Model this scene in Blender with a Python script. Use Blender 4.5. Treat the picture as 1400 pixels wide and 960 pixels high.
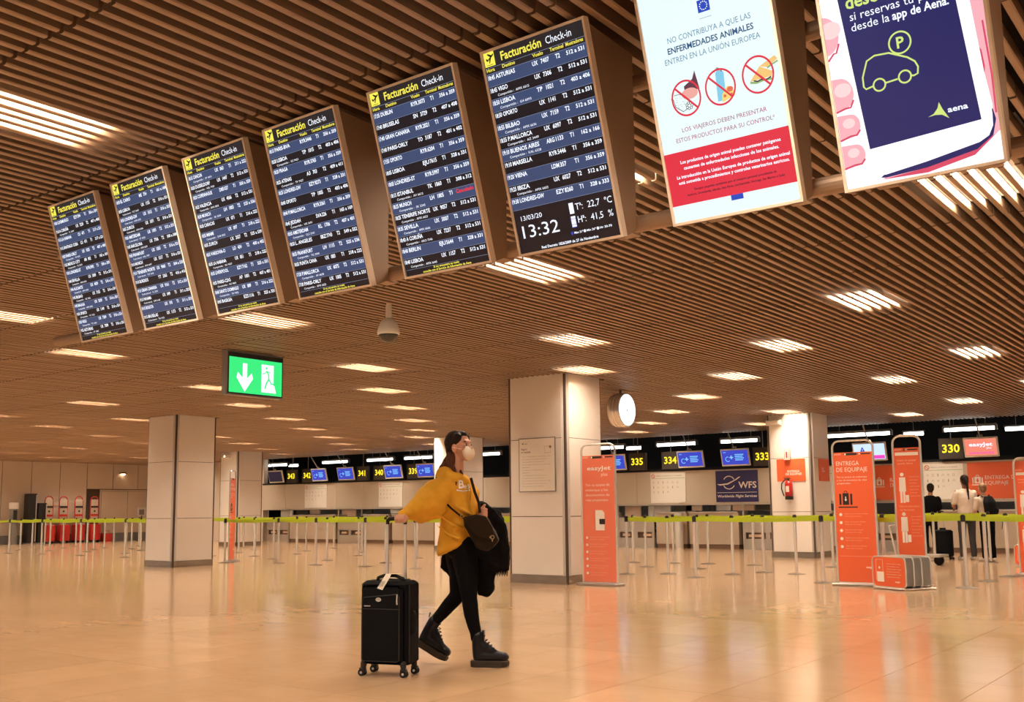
import bpy, math, random
from mathutils import Matrix, Vector, Euler
R=math.radians
random.seed(7)
C=bpy.context.scene.collection
for o in list(bpy.data.objects): bpy.data.objects.remove(o)

# ------------------------------------------------------------------ camera
cd=bpy.data.cameras.new('camera'); cam=bpy.data.objects.new('camera',cd); C.objects.link(cam)
yaw,pitch,roll=R(37.295),R(6.933),R(-0.591)
fw=Vector((-math.sin(yaw)*math.cos(pitch),math.cos(yaw)*math.cos(pitch),math.sin(pitch)))
rt=Vector((math.cos(yaw),math.sin(yaw),0)); up=rt.cross(fw)
r2=math.cos(roll)*rt+math.sin(roll)*up; u2=-math.sin(roll)*rt+math.cos(roll)*up
mw=Matrix((r2,u2,-fw)).transposed().to_4x4(); mw.translation=(0,0,1.13)
cam.matrix_world=mw
cd.sensor_width=36; cd.lens=35.98; cd.shift_x=0.0011; cd.shift_y=0.0335; cd.clip_start=0.05
bpy.context.scene.camera=cam

# ------------------------------------------------------------------ world, exposure
w=bpy.data.worlds.new('world'); bpy.context.scene.world=w; w.use_nodes=True
w.node_tree.nodes['Background'].inputs[0].default_value=(1.0,0.86,0.74,1)
w.node_tree.nodes['Background'].inputs[1].default_value=0.32
vs=bpy.context.scene.view_settings
vs.view_transform='Standard'; vs.look='None'; vs.gamma=1; vs.exposure=0.0; vs.use_curve_mapping=False
LAMP_W=140.0; LAMP_COL=(1.0,0.81,0.60)
H=3.2

# ------------------------------------------------------------------ materials
def lin(c): return tuple((x/12.92 if x<=0.04045 else ((x+0.055)/1.055)**2.4) for x in c)
def S(r,g,b): return lin((r/255,g/255,b/255))
def mat(name,col,rough=0.5,metal=0.0,noise=0.0,scale=8.0,bump=0.0,spec=0.5,coat=0.0):
    m=bpy.data.materials.new(name); m.use_nodes=True; nt=m.node_tree; b=nt.nodes['Principled BSDF']
    b.inputs['Base Color'].default_value=(*col,1); b.inputs['Roughness'].default_value=rough
    b.inputs['Metallic'].default_value=metal; b.inputs['Specular IOR Level'].default_value=spec
    b.inputs['Coat Weight'].default_value=coat
    if noise or bump:
        tc=nt.nodes.new('ShaderNodeTexCoord'); n=nt.nodes.new('ShaderNodeTexNoise'); n.inputs['Scale'].default_value=scale
        n.inputs['Detail'].default_value=5; nt.links.new(tc.outputs['Object'],n.inputs['Vector'])
        if noise:
            mx=nt.nodes.new('ShaderNodeMix'); mx.data_type='RGBA'
            mx.inputs[6].default_value=(*[max(0,c*(1-noise)) for c in col],1); mx.inputs[7].default_value=(*[min(1,c*(1+noise)) for c in col],1)
            nt.links.new(n.outputs['Fac'],mx.inputs[0]); nt.links.new(mx.outputs[2],b.inputs['Base Color'])
        if bump:
            bp=nt.nodes.new('ShaderNodeBump'); bp.inputs['Strength'].default_value=bump; bp.inputs['Distance'].default_value=0.01
            nt.links.new(n.outputs['Fac'],bp.inputs['Height']); nt.links.new(bp.outputs['Normal'],b.inputs['Normal'])
    return m
def emis(name,col,strength=1.0):
    m=bpy.data.materials.new(name); m.use_nodes=True; b=m.node_tree.nodes['Principled BSDF']
    b.inputs['Base Color'].default_value=(0.01,0.01,0.012,1); b.inputs['Roughness'].default_value=0.25
    b.inputs['Emission Color'].default_value=(*col,1); b.inputs['Emission Strength'].default_value=strength
    return m
def stone():
    m=bpy.data.materials.new('polished_stone'); m.use_nodes=True; nt=m.node_tree; b=nt.nodes['Principled BSDF']; L=nt.links.new
    ge=nt.nodes.new('ShaderNodeNewGeometry'); n=nt.nodes.new('ShaderNodeTexNoise'); n.inputs['Scale'].default_value=1.3; n.inputs['Detail'].default_value=8; n.inputs['Roughness'].default_value=0.62; n.inputs['Distortion'].default_value=0.2
    mp=nt.nodes.new('ShaderNodeMapping'); mp.inputs['Scale'].default_value=(1,2.2,1); L(ge.outputs['Position'],mp.inputs[0]); L(mp.outputs[0],n.inputs['Vector'])
    cr=nt.nodes.new('ShaderNodeValToRGB'); e=cr.color_ramp; e.elements[0].position=0.3; e.elements[0].color=(0.555,0.355,0.205,1); e.elements[1].position=0.72; e.elements[1].color=(0.625,0.415,0.255,1)
    L(n.outputs['Fac'],cr.inputs[0])
    oi=nt.nodes.new('ShaderNodeObjectInfo'); at=nt.nodes.new('ShaderNodeNewGeometry')
    ad=nt.nodes.new('ShaderNodeMath'); ad.operation='ADD'; L(oi.outputs['Random'],ad.inputs[0]); L(at.outputs['Random Per Island'],ad.inputs[1])
    fr=nt.nodes.new('ShaderNodeMath'); fr.operation='FRACT'; L(ad.outputs[0],fr.inputs[0])
    mr=nt.nodes.new('ShaderNodeMapRange'); mr.inputs[3].default_value=0.93; mr.inputs[4].default_value=1.04; L(fr.outputs[0],mr.inputs[0])
    hs=nt.nodes.new('ShaderNodeHueSaturation'); L(mr.outputs[0],hs.inputs['Value']); L(cr.outputs[0],hs.inputs['Color']); L(hs.outputs[0],b.inputs['Base Color'])
    n2=nt.nodes.new('ShaderNodeTexNoise'); n2.inputs['Scale'].default_value=6; L(ge.outputs['Position'],n2.inputs['Vector'])
    r2_=nt.nodes.new('ShaderNodeMapRange'); r2_.inputs[3].default_value=0.13; r2_.inputs[4].default_value=0.16; L(n2.outputs['Fac'],r2_.inputs[0]); L(r2_.outputs[0],b.inputs['Roughness'])
    b.inputs['Specular IOR Level'].default_value=0.55
    return m
M=dict(
 stone=stone(), grout=mat('dark_grout',(0.12,0.07,0.04),0.7),
 slat=mat('brown_slat_metal',(0.30,0.20,0.13),0.42,0,0.12,3), slatside=mat('shaded_slat_side',(0.17,0.11,0.07),0.5,0,0.12,3), void=mat('black_void',(0.006,0.005,0.005),0.9), voidblue=mat('blue_black_paint',(0.008,0.008,0.011),0.8),
 reflector=mat('white_reflector',(0.85,0.82,0.78),0.35), housing=mat('lamp_housing',(0.05,0.04,0.035),0.6),
 bulb=emis('lamp_bulb',(1.0,0.88,0.7),22.0), tube=emis('white_tube',(1.0,0.95,0.86),7.0),
 panel=mat('cream_wall_panel',(0.54,0.46,0.37),0.38,0,0.03,2), panel2=mat('cream_column_panel',(0.78,0.735,0.70),0.36,0,0.03,2),
 wallp=mat('beige_wall_panel',(0.66,0.55,0.45),0.5,0,0.04,2), joint=mat('dark_joint',(0.09,0.06,0.045),0.8),
 steel=mat('brushed_steel',(0.62,0.60,0.58),0.32,0.85,0.05,30), chrome=mat('satin_chrome',(0.80,0.79,0.77),0.25,0.6), kick=mat('steel_kick_plate',(0.40,0.38,0.35),0.22,1.0,0.3,6),
 frame=mat('champagne_frame',(0.80,0.70,0.60),0.4,0.1), case=mat('bronze_casing',(0.30,0.20,0.135),0.45,0.2,0.05,5), rubber=mat('black_rubber',(0.012,0.012,0.013),0.6,spec=.2),
 plastic=mat('black_plastic',(0.016,0.016,0.018),0.35), grey=mat('grey_plastic',(0.22,0.22,0.22),0.5), silver=mat('silver_strip',(0.56,0.54,0.53),0.35,0.1), postbase=mat('post_base_steel',(0.20,0.17,0.14),0.4,0.6), white=mat('white_paint',(0.72,0.70,0.66),0.45),
 lime=mat('lime_belt',(0.40,0.52,0.015),0.6,0,0.1,20), orange=mat('orange_print',(0.80,0.135,0.045),0.42), orange2=mat('coral_print',(0.80,0.20,0.12),0.42),
 ink=mat('dark_ink',(0.02,0.015,0.015),0.6), greyink=mat('grey_ink',(0.25,0.22,0.2),0.6), wprint=mat('white_print',(0.85,0.80,0.75),0.5), paleprint=mat('pale_coral_print',(0.86,0.50,0.38),0.5),
 paper=mat('poster_paper',(0.80,0.76,0.70),0.5), navy=mat('navy_print',(0.022,0.022,0.13),0.4), greenprint=mat('green_print',(0.12,0.4,0.12),0.5), redprint=mat('red_print',(0.55,0.04,0.03),0.5),
 red=mat('red_enamel',(0.52,0.022,0.02),0.35), desk=mat('beige_desk_laminate',(0.46,0.37,0.285),0.4,0,0.04,3), brownk=mat('brown_plinth',(0.16,0.09,0.05),0.5), peach=mat('peach_panel',(0.78,0.55,0.40),0.5), olive=mat('dark_olive_panel',(0.05,0.045,0.03),0.6), bluep=mat('blue_panel',(0.02,0.05,0.2),0.5),
 hair=mat('dark_brown_hair',(0.012,0.006,0.004),0.5,0,0.3,60,0.4,spec=.2), hair2=mat('auburn_hair_ends',(0.075,0.022,0.009),0.5,0,0.3,60,0.4,spec=.2), blond=mat('light_brown_hair',(0.20,0.11,0.05),0.5,0,0.3,40,0.3),
 skin=mat('skin',(0.56,0.29,0.20),0.5,0,0.05,20), skin2=mat('tanned_skin',(0.36,0.16,0.09),0.5), mustard=mat('mustard_fleece',(0.66,0.335,0.018),0.85,0,0.06,14,0.25),
 blackcloth=mat('black_cloth',(0.0045,0.0045,0.0065),0.8,0,0.3,40,0.3,spec=0.08), coatcloth=mat('black_coat_cloth',(0.007,0.006,0.007),0.85,0,0.4,30,0.5,spec=0.06), leather=mat('black_leather',(0.006,0.007,0.013),0.32,0,0.3,25,0.25,spec=0.3), bagleather=mat('dark_brown_leather',(0.022,0.014,0.008),0.42,0,0.2,20,0.2,spec=0.08),
 sole=mat('brown_black_sole',(0.030,0.020,0.015),0.6), mask=mat('white_mask',(0.76,0.67,0.58),0.8,0,0.02,60,0.1), whitecloth=mat('off_white_cloth',(0.62,0.52,0.44),0.8), darktrouser=mat('dark_grey_cloth',(0.04,0.038,0.042),0.8), shoe=mat('pale_shoe',(0.5,0.45,0.4),0.6),
 nylon=mat('black_nylon',(0.004,0.0045,0.007),0.62,0,0.3,60,0.2,spec=0.12), brass=mat('brass',(0.6,0.42,0.2),0.3,1.0), paperwhite=mat('white_tag_paper',(0.75,0.7,0.62),0.6), glass=mat('dark_dome_glass',(0.015,0.02,0.015),0.08,0,0,1,0,0.8),
 e_blue=emis('screen_blue_row',S(58,74,112),1.0), e_dark=emis('screen_dark_row',S(20,15,24),1.0), e_head=emis('screen_header',S(34,30,34),1.0), e_line=emis('screen_rule',S(135,150,180),1.0),
 e_white=emis('screen_white_letters',(0.86,0.90,1.0),1.25), e_yellow=emis('screen_yellow_letters',(1.0,0.88,0.10),1.0), e_red=emis('screen_red_letters',(0.9,0.03,0.05),1.0), e_black=emis('screen_black',(0.005,0.005,0.006),1.0),
 e_paper=emis('poster_screen_white',(0.86,1.0,1.0),.98), e_paper2=emis('poster_screen_bluewhite',(1.0,0.97,1.0),1.3), e_prohib=emis('poster_red',S(225,45,70),1.0), e_redband=emis('poster_red_band',S(228,42,66),1.0), e_pblue=emis('poster_blue_letters',S(88,140,175),1.0), e_pblue2=emis('poster_dark_blue_letters',S(30,84,130),1.0), e_magenta=emis('poster_magenta_letters',S(170,60,110),1.0), e_eu=emis('poster_eu_blue',S(20,70,190),1.0),
 e_navy=emis('phone_screen_navy',S(30,34,98),1.0), e_lime=emis('lime_line_art',S(215,235,130),1.0), e_pink=emis('hand_pink',S(252,180,190),1.0), e_pink2=emis('hand_dark_pink',S(220,75,105),1.0), e_rose=emis('hand_pale',S(255,214,214),1.05), e_maroon=emis('ham_maroon',S(96,50,70),1.0), e_meat=emis('ham_pink',S(240,170,160),1.0), e_cyan=emis('milk_blue',S(130,205,235),1.0), e_cheese=emis('cheese_yellow',S(250,215,120),1.0), e_bread=emis('bread_tan',S(245,200,120),1.0), e_tomato=emis('tomato_orange',S(230,110,80),1.0), e_leaf=emis('lettuce_green',S(140,180,110),1.0), e_ink=emis('poster_ink',S(50,30,50),1.0),
 e_green=emis('exit_green',(0.035,0.78,0.20),1.15), e_exitw=emis('exit_white',(0.85,1.0,0.92),1.3), e_clock=emis('clock_face',(0.95,1.0,0.98),1.6), e_sblue=emis('small_screen_blue',S(36,62,190),1.1), e_cyanletters=emis('small_screen_cyan',S(120,200,255),1.1), e_navyoff=emis('small_screen_off',S(22,22,50),1.0), e_num=emis('number_yellow',(1.0,0.78,0.02),1.3), e_easy=emis('small_screen_coral',S(238,130,110),1.1), e_pinkrow=emis('small_screen_magenta',S(240,70,190),1.1), e_pale=emis('small_screen_pale',S(205,230,255),1.1), e_spot=emis('wall_spot_glow',(1.0,0.7,0.4),8.0),
)

# ------------------------------------------------------------------ helpers
def tag(o,label=None,cat=None,group=None,kind=None):
    if label: o['label']=label
    if cat: o['category']=cat
    if group: o['group']=group
    if kind: o['kind']=kind
    return o
def thing(name,label,cat,loc=(0,0,0),rot=(0,0,0),group=None,scale=1):
    o=bpy.data.objects.new(name,None); C.objects.link(o); o.location=loc; o.rotation_euler=rot; o.scale=(scale,)*3
    o.empty_display_size=0.1
    return tag(o,label,cat,group)
GL={}
def make_glyphs():
    chars=sorted(set("ABCDEFGHIJKLMNOPQRSTUVWXYZabcdefghijklmnopqrstuvwxyz0123456789.,:*-%/'|ÑñóúáéºªÓ°"))
    obs=[]
    for bold in (0,1):
        for c in chars:
            for s in (c,c+'|'):
                cu=bpy.data.curves.new('g','FONT'); cu.body=s; cu.resolution_u=2; cu.offset=0.022 if bold else 0.0; cu.size=1
                o=bpy.data.objects.new('g',cu); C.objects.link(o); obs.append((bold,c,s,o))
    bpy.context.view_layer.update(); dg=bpy.context.evaluated_depsgraph_get(); tmp={}
    for b,c,s,o in obs:
        me=o.evaluated_get(dg).to_mesh(); vv=[(v.co.x,v.co.y) for v in me.vertices]; ff=[tuple(p.vertices) for p in me.polygons]
        tmp[b,s]=(vv,ff); o.evaluated_get(dg).to_mesh_clear()
    for b,c,s,o in obs:
        cu=o.data; bpy.data.objects.remove(o); bpy.data.curves.remove(cu)
    for b in (0,1):
        bar=max(x for x,y in tmp[b,'|'][0])
        for c in chars:
            adv=max(x for x,y in tmp[b,c+'|'][0])-bar
            GL[b,c]=(tmp[b,c][0],tmp[b,c][1],adv)
        GL[b,' ']=([],[],0.3)
make_glyphs()
CAP=max(y for x,y in GL[0,'H'][0])
class MB:
    def __init__(s): s.v=[]; s.f=[]
    def add(s,vs,fs,m=None):
        n=len(s.v); s.v+=[tuple(m@Vector(p)) if m else tuple(p) for p in vs]; s.f+=[tuple(i+n for i in f) for f in fs]; return s
    def box(s,x0,x1,y0,y1,z0,z1,m=None):
        return s.add([(x0,y0,z0),(x1,y0,z0),(x1,y1,z0),(x0,y1,z0),(x0,y0,z1),(x1,y0,z1),(x1,y1,z1),(x0,y1,z1)],
          [(0,3,2,1),(4,5,6,7),(0,1,5,4),(1,2,6,5),(2,3,7,6),(3,0,4,7)],m)
    def bbox(s,x0,x1,y0,y1,z0,z1,b=0.01,m=None):   # box with bevelled vertical and horizontal edges
        vs=[];
        for (z,i) in ((z0,b),(z0+b,0),(z1-b,0),(z1,b)):
            a,c,d,e=x0+i,x1-i,y0+i,y1-i
            vs+=[(a+b,d,z),(c-b,d,z),(c,d+b,z),(c,e-b,z),(c-b,e,z),(a+b,e,z),(a,e-b,z),(a,d+b,z)]
        fs=[tuple(range(7,-1,-1)),tuple(range(24,32))]
        for k in range(3):
            for i in range(8): fs.append((k*8+i,k*8+(i+1)%8,(k+1)*8+(i+1)%8,(k+1)*8+i))
        return s.add(vs,fs,m)
    def poly(s,pts,z=0.0,m=None): # flat polygon facing +z
        return s.add([(x,y,z) for x,y in pts],[tuple(range(len(pts)))],m)
    def rect(s,x0,y0,x1,y1,z=0.0,m=None): return s.poly([(x0,y0),(x1,y0),(x1,y1),(x0,y1)],z,m)
    def ring(s,cx,cy,r0,r1,z=0.0,n=32,a0=0,a1=2*math.pi,m=None,sy=1.0):
        vs=[];fs=[]; full=abs(a1-a0-2*math.pi)<1e-6; k=n if full else n+1
        for i in range(k):
            a=a0+(a1-a0)*i/n; vs+=[(cx+r0*math.cos(a),cy+r0*sy*math.sin(a),z),(cx+r1*math.cos(a),cy+r1*sy*math.sin(a),z)]
        for i in range(n):
            j=(i+1)%k; fs.append((2*i,2*i+1,2*j+1,2*j))
        return s.add(vs,fs,m)
    def disc(s,cx,cy,r,z=0.0,n=24,sy=1.0,m=None,rot=0):
        ca,sa=math.cos(rot),math.sin(rot); P=[]
        for i in range(n):
            a=2*math.pi*i/n; x,y=r*math.cos(a),r*sy*math.sin(a); P.append((cx+x*ca-y*sa,cy+x*sa+y*ca))
        return s.poly(P,z,m)
    def stroke(s,pts,wd,z=0.0,m=None,closed=False):
        n=len(pts); L=[];Rr=[]
        for i,(x,y) in enumerate(pts):
            if closed: a,b=pts[(i-1)%n],pts[(i+1)%n]
            else: a,b=pts[max(i-1,0)],pts[min(i+1,n-1)]
            d=Vector((b[0]-a[0],b[1]-a[1])); d=d.normalized() if d.length>0 else Vector((1,0)); nx,ny=-d.y*wd/2,d.x*wd/2
            L.append((x+nx,y+ny,z)); Rr.append((x-nx,y-ny,z))
        fs=[(n+i,n+(i+1)%n,(i+1)%n,i) for i in range(n if closed else n-1)]
        return s.add(L+Rr,fs,m)
    def cyl(s,p0,p1,r0,r1=None,n=16,m=None):
        r1=r0 if r1 is None else r1; p0=Vector(p0);p1=Vector(p1); d=(p1-p0).normalized()
        a=d.orthogonal().normalized(); b=d.cross(a); vs=[]
        for p,r in ((p0,r0),(p1,r1)):
            for i in range(n): t=2*math.pi*i/n; vs.append(p+(a*math.cos(t)+b*math.sin(t))*r)
        fs=[tuple(range(n-1,-1,-1)),tuple(range(n,2*n))]+[(i,(i+1)%n,n+(i+1)%n,n+i) for i in range(n)]
        return s.add(vs,fs,m)
    def tube(s,pts,r,n=8,m=None):
        pts=[Vector(p) for p in pts]; vs=[]; k=len(pts); ref=None
        for i,p in enumerate(pts):
            d=(pts[min(i+1,k-1)]-pts[max(i-1,0)]).normalized()
            if ref is None: ref=d.orthogonal().normalized()
            a=(ref-d*ref.dot(d)).normalized(); b=d.cross(a); ref=a
            rr=r[i] if isinstance(r,(list,tuple)) else r
            for j in range(n): t=2*math.pi*j/n; vs.append(p+(a*math.cos(t)+b*math.sin(t))*rr)
        fs=[tuple(range(n-1,-1,-1)),tuple(range((k-1)*n,k*n))]
        for i in range(k-1):
            for j in range(n): fs.append((i*n+j,i*n+(j+1)%n,(i+1)*n+(j+1)%n,(i+1)*n+j))
        return s.add(vs,fs,m)
    def lathe(s,prof,n=24,m=None,c=(0,0,0)):
        vs=[];k=len(prof)
        for r,z in prof:
            for i in range(n): t=2*math.pi*i/n; vs.append((c[0]+r*math.cos(t),c[1]+r*math.sin(t),c[2]+z))
        fs=[tuple(range(n-1,-1,-1)),tuple(range((k-1)*n,k*n))]
        for j in range(k-1):
            for i in range(n): fs.append((j*n+i,j*n+(i+1)%n,(j+1)*n+(i+1)%n,(j+1)*n+i))
        return s.add(vs,fs,m)
    def ell(s,c,r,rot=(0,0,0),n=16,k=10,m=None):
        e=Euler(rot).to_matrix(); vs=[];c=Vector(c)
        for j in range(k+1):
            ph=math.pi*j/k
            if j in (0,k): vs.append(c+e@Vector((0,0,-r[2]*math.cos(ph)))); continue
            for i in range(n): t=2*math.pi*i/n; vs.append(c+e@Vector((r[0]*math.sin(ph)*math.cos(t),r[1]*math.sin(ph)*math.sin(t),-r[2]*math.cos(ph))))
        fs=[]
        for i in range(n): fs.append((0,1+(i+1)%n,1+i))
        for j in range(k-2):
            for i in range(n): a=1+j*n; fs.append((a+i,a+(i+1)%n,a+n+(i+1)%n,a+n+i))
        a=1+(k-2)*n; t=len(vs)-1
        for i in range(n): fs.append((a+i,a+(i+1)%n,t))
        return s.add(vs,fs,m)
    def cap(s,p0,p1,r0,r1,m=None):   # capsule: tapered limb piece with round ends
        p0=Vector(p0);p1=Vector(p1); L=(p1-p0).length; d=(p1-p0)/L
        a=d.orthogonal().normalized(); b=d.cross(a); prof=[]
        for i in range(1,5): t=math.pi/2*(1-i/4); prof.append((r0*math.cos(t),-r0*math.sin(t)))
        for i in range(0,4): t=math.pi/2*(i/4); prof.append((r1*math.cos(t),L+r1*math.sin(t)))
        n=12; vs=[p0-d*r0]
        for r,z in prof:
            for i in range(n): t=2*math.pi*i/n; vs.append(p0+d*z+(a*math.cos(t)+b*math.sin(t))*r)
        vs.append(p1+d*r1); fs=[(0,1+(i+1)%n,1+i) for i in range(n)]; k=len(prof)
        for j in range(k-1):
            for i in range(n): q=1+j*n; fs.append((q+i,q+(i+1)%n,q+n+(i+1)%n,q+n+i))
        q=1+(k-1)*n; t=len(vs)-1
        for i in range(n): fs.append((q+i,q+(i+1)%n,t))
        return s.add(vs,fs,m)
    def chain(s,pts,m=None):
        for (a,ra),(b,rb) in zip(pts[:-1],pts[1:]): s.cap(a,b,ra,rb,m)
        return s
    def loft(s,rings,n=20,m=None): # rings: (cx,cy,cz,a,b,yaw[,tiltx,tilty]) closed ends
        vs=[];k=len(rings)
        for q in rings:
            cx,cy,cz,a,b,yw=q[:6]; tx=q[6] if len(q)>6 else 0
            for i in range(n):
                t=2*math.pi*i/n; x,y=a*math.cos(t),b*math.sin(t)
                vs.append((cx+x*math.cos(yw)-y*math.sin(yw),cy+x*math.sin(yw)+y*math.cos(yw),cz+tx*(x*math.cos(yw)-y*math.sin(yw))))
        fs=[tuple(range(n-1,-1,-1)),tuple(range((k-1)*n,k*n))]
        for j in range(k-1):
            for i in range(n): fs.append((j*n+i,j*n+(i+1)%n,(j+1)*n+(i+1)%n,(j+1)*n+i))
        return s.add(vs,fs,m)
    def text(s,t,x,y,cap,z=0.0,sx=1.0,bold=0,align='L',width=None,m=None,shear=0):
        sc=cap/CAP; tot=sum(GL[bold,c][2] for c in t)*sc*sx
        if width: sx*=width/tot; tot=width
        if align=='C': x-=tot/2
        if align=='R': x-=tot
        for c in t:
            vv,ff,ad=GL[bold,c]
            if vv: s.add([(x+px*sc*sx+shear*py*sc,y+py*sc,z) for px,py in vv],ff,m)
            x+=ad*sc*sx
        return s
    def build(s,name,m,parent=None,label=None,smooth=False,kind=None,loc=None,rot=None):
        me=bpy.data.meshes.new(name); me.from_pydata([tuple(v) for v in s.v],[],s.f)
        me.materials.append(m); 
        if smooth: me.polygons.foreach_set('use_smooth',[True]*len(me.polygons))
        me.update()
        o=bpy.data.objects.new(name,me); C.objects.link(o)
        if parent: o.parent=parent
        if label: o['label']=label
        if kind: o['kind']=kind
        if loc: o.location=loc
        if rot: o.rotation_euler=rot
        return o
def blob(mb,name,m,parent,voxel,label=None,it=4,fac=0.5,disp=0,dscale=0.12):
    o=mb.build(name,m,parent,label)
    r=o.modifiers.new('remesh','REMESH'); r.mode='VOXEL'; r.voxel_size=voxel; r.use_smooth_shade=True
    sm=o.modifiers.new('smooth','SMOOTH'); sm.factor=fac; sm.iterations=it
    if disp:
        t=bpy.data.textures.new('folds','CLOUDS'); t.noise_scale=dscale; t.noise_depth=1
        d=o.modifiers.new('folds','DISPLACE'); d.texture=t; d.strength=disp; d.mid_level=0.5; d.texture_coords='LOCAL'
    return o
def copy_tree(o,parent=None):
    c=o.copy(); C.objects.link(c); c.parent=parent
    for ch in list(o.children): copy_tree(ch,c)
    return c
def inst(src,parent,loc,rot=None,label=None):
    o=src.copy(); C.objects.link(o); o.parent=parent; o.location=loc
    if rot: o.rotation_euler=rot
    if label: o['label']=label
    return o
def inview(x,y,m=0.6):  # wedge seen by the camera, from above
    a=math.atan2(-x,y)-yaw; return abs(a)<R(27)+m/math.hypot(x,y) and y*math.cos(yaw)-x*math.sin(yaw)>0

# ------------------------------------------------------------------ floor
X0,X1,Y0,Y1=-40.0,10.0,-14.0,31.0
fl=MB().box(X0,X1,Y0,Y1,-0.25,-0.004).build('floor',M['grout']); tag(fl,kind='structure')
TX,TY=0.64,1.28; ox,oy=-2.93,5.85; g=0.0018
tiles=[]
for i in range(math.floor((X0-ox)/TX),math.ceil((X1-ox)/TX)):
    for j in range(math.floor((Y0-oy)/TY),math.ceil((Y1-oy)/TY)):
        x,y=ox+i*TX,oy+j*TY
        if x<X0 or x+TX>X1 or y<Y0 or y+TY>Y1: continue
        tiles.append((x,y,inview(x+TX/2,y+TY/2)))
tiles.sort(key=lambda t:(0 if t[2] else 1, math.hypot(t[0]+TX/2,t[1]+TY/2)))
tm=MB().box(g,TX-g,g,TY-g,-0.02,0)
t0=tm.build('tile',M['stone'],fl)
first=True; rest=MB()
for k,(x,y,v) in enumerate(tiles):
    if k<300 and v:
        if first: t0.location=(x,y,0); first=False
        else: inst(t0,fl,(x,y,0))
    else: rest.box(x+g,x+TX-g,y+g,y+TY-g,-0.02,0)
rest.build('tile',M['stone'],fl,kind='stuff')

# ------------------------------------------------------------------ slatted ceiling
ce=MB().box(X0,X1,Y0,26.4,3.95,4.05).build('ceiling',M['void']); tag(ce,kind='structure')
SW,SH=0.038,0.075; joints=[2.177+1.134*k for k in range(-14,22)]; joints=[j for j in joints if -14<j<26.4]+[26.38]
sl=[]
pill=[(-9.95,-8.8,12.93,14.0),(-19.87,-18.8,12.93,14.0),(-9.55,-8.48,22.15,23.25),(-29.62,-28.6,22.15,23.25),(-19.75,-18.7,22.15,23.25)]
for i in range(-400,100):
    x=i*0.1+0.006
    if x<X0 or x>X1: continue
    for a,b in zip(joints[:-1],joints[1:]):
        if any(p[0]-0.02<x<p[1]+0.02 and not(b<p[2] or a>p[3]) for p in pill):
            p=[p for p in pill if p[0]-0.02<x<p[1]+0.02 and not(b<p[2] or a>p[3])][0]
            if p[2]-a>0.1: sl.append((x,a,p[2]-0.01-a))
            if b-p[3]>0.1: sl.append((x,p[3]+0.01,b-p[3]-0.01))
            continue
        sl.append((x,a,b-a))
def sdist(t):
    x,y=t[0],t[1]+0.55; v=inview(x,y,0.8) and (y*math.cos(yaw)-x*math.sin(yaw))>2.6
    return (0 if v and t[2]>1 else 1, math.hypot(x,y))
sl.sort(key=sdist)
def shade_sides(o):   # shade of the gaps painted as a darker slot on the upright slat sides
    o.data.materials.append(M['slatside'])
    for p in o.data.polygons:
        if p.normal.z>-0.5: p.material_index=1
def slat(mb,x,y,L,dz):
    h=SW/2; c=0.006; z=H+dz; a,b=y+0.009,y+L-0.009
    P=[(-h,SH),(-h,c),(-h+c,0),(h-c,0),(h,c),(h,SH)]
    vs=[(x+px,a,z+pz) for px,pz in P]+[(x+px,b,z+pz) for px,pz in P]
    fs=[(0,1,2,3,4,5),(11,10,9,8,7,6)]+[(i,6+i,6+(i+1)%6,(i+1)%6) for i in range(6)]
    mb.add(vs,fs)
s0=MB(); slat(s0,0,0,1.134,0); s0=s0.build('slat',M['slat'],ce); shade_sides(s0); first=True; rest=MB()
for k,(x,y,L) in enumerate(sl):
    dz=random.uniform(0,0.005)
    if k<300 and abs(L-1.134)<0.01:
        if first: s0.location=(x,y,H+dz); first=False
        else: inst(s0,ce,(x,y,H+dz),(random.uniform(-.002,.002),random.uniform(-.05,.05),0))
    else: slat(rest,x,y,L,dz)
for v in s0.data.vertices: v.co.z-=H
shade_sides(rest.build('slat',M['slat'],ce,kind='stuff'))

# ------------------------------------------------------------------ ceiling lamps above the slats
hb=MB(); a,b=0.30,0.50
hb.box(-a-.02,-a,-b,b,3.30,3.50).box(a,a+.02,-b,b,3.30,3.50).box(-a-.02,a+.02,-b-.02,-b,3.30,3.50).box(-a-.02,a+.02,b,b+.02,3.30,3.50).box(-a-.02,a+.02,-b-.02,b+.02,3.50,3.52)
def lamp(x,y,src=[None]):
    if src[0] is None:
        t=thing('ceiling_lamp','lit warm downlight box with three round bulbs above the ceiling slats','lamp',(x,y,0),group='warm downlights above the ceiling slats')
        hb.build('reflector_box',M['reflector'],t)
        bm=MB()
        for k in range(3): bm=MB().cyl((0,0,3.43),(0,0,3.49),0.062,0.045,n=16); bm.build('bulb',M['bulb'],t,loc=(-0.17+0.17*k,-0.22+0.02*k,0))
        src[0]=t
    else:
        t=copy_tree(src[0]); t.location=(x,y,0)
    ld=bpy.data.lights.get('downlight')
    if not ld:
        ld=bpy.data.lights.new('downlight','AREA'); ld.shape='RECTANGLE'; ld.size=0.5; ld.size_y=0.8; ld.energy=LAMP_W; ld.color=LAMP_COL
    lo=bpy.data.objects.new('downlight',ld); C.objects.link(lo); lo.location=(x,y,3.485-0.001)
    lo.location.z=3.264
rowsY=[-6.3,-4.0,0.2,2.57,5.2,7.2,10.55,12.75,15.2,17.5,19.8,22.1,24.35]
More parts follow.
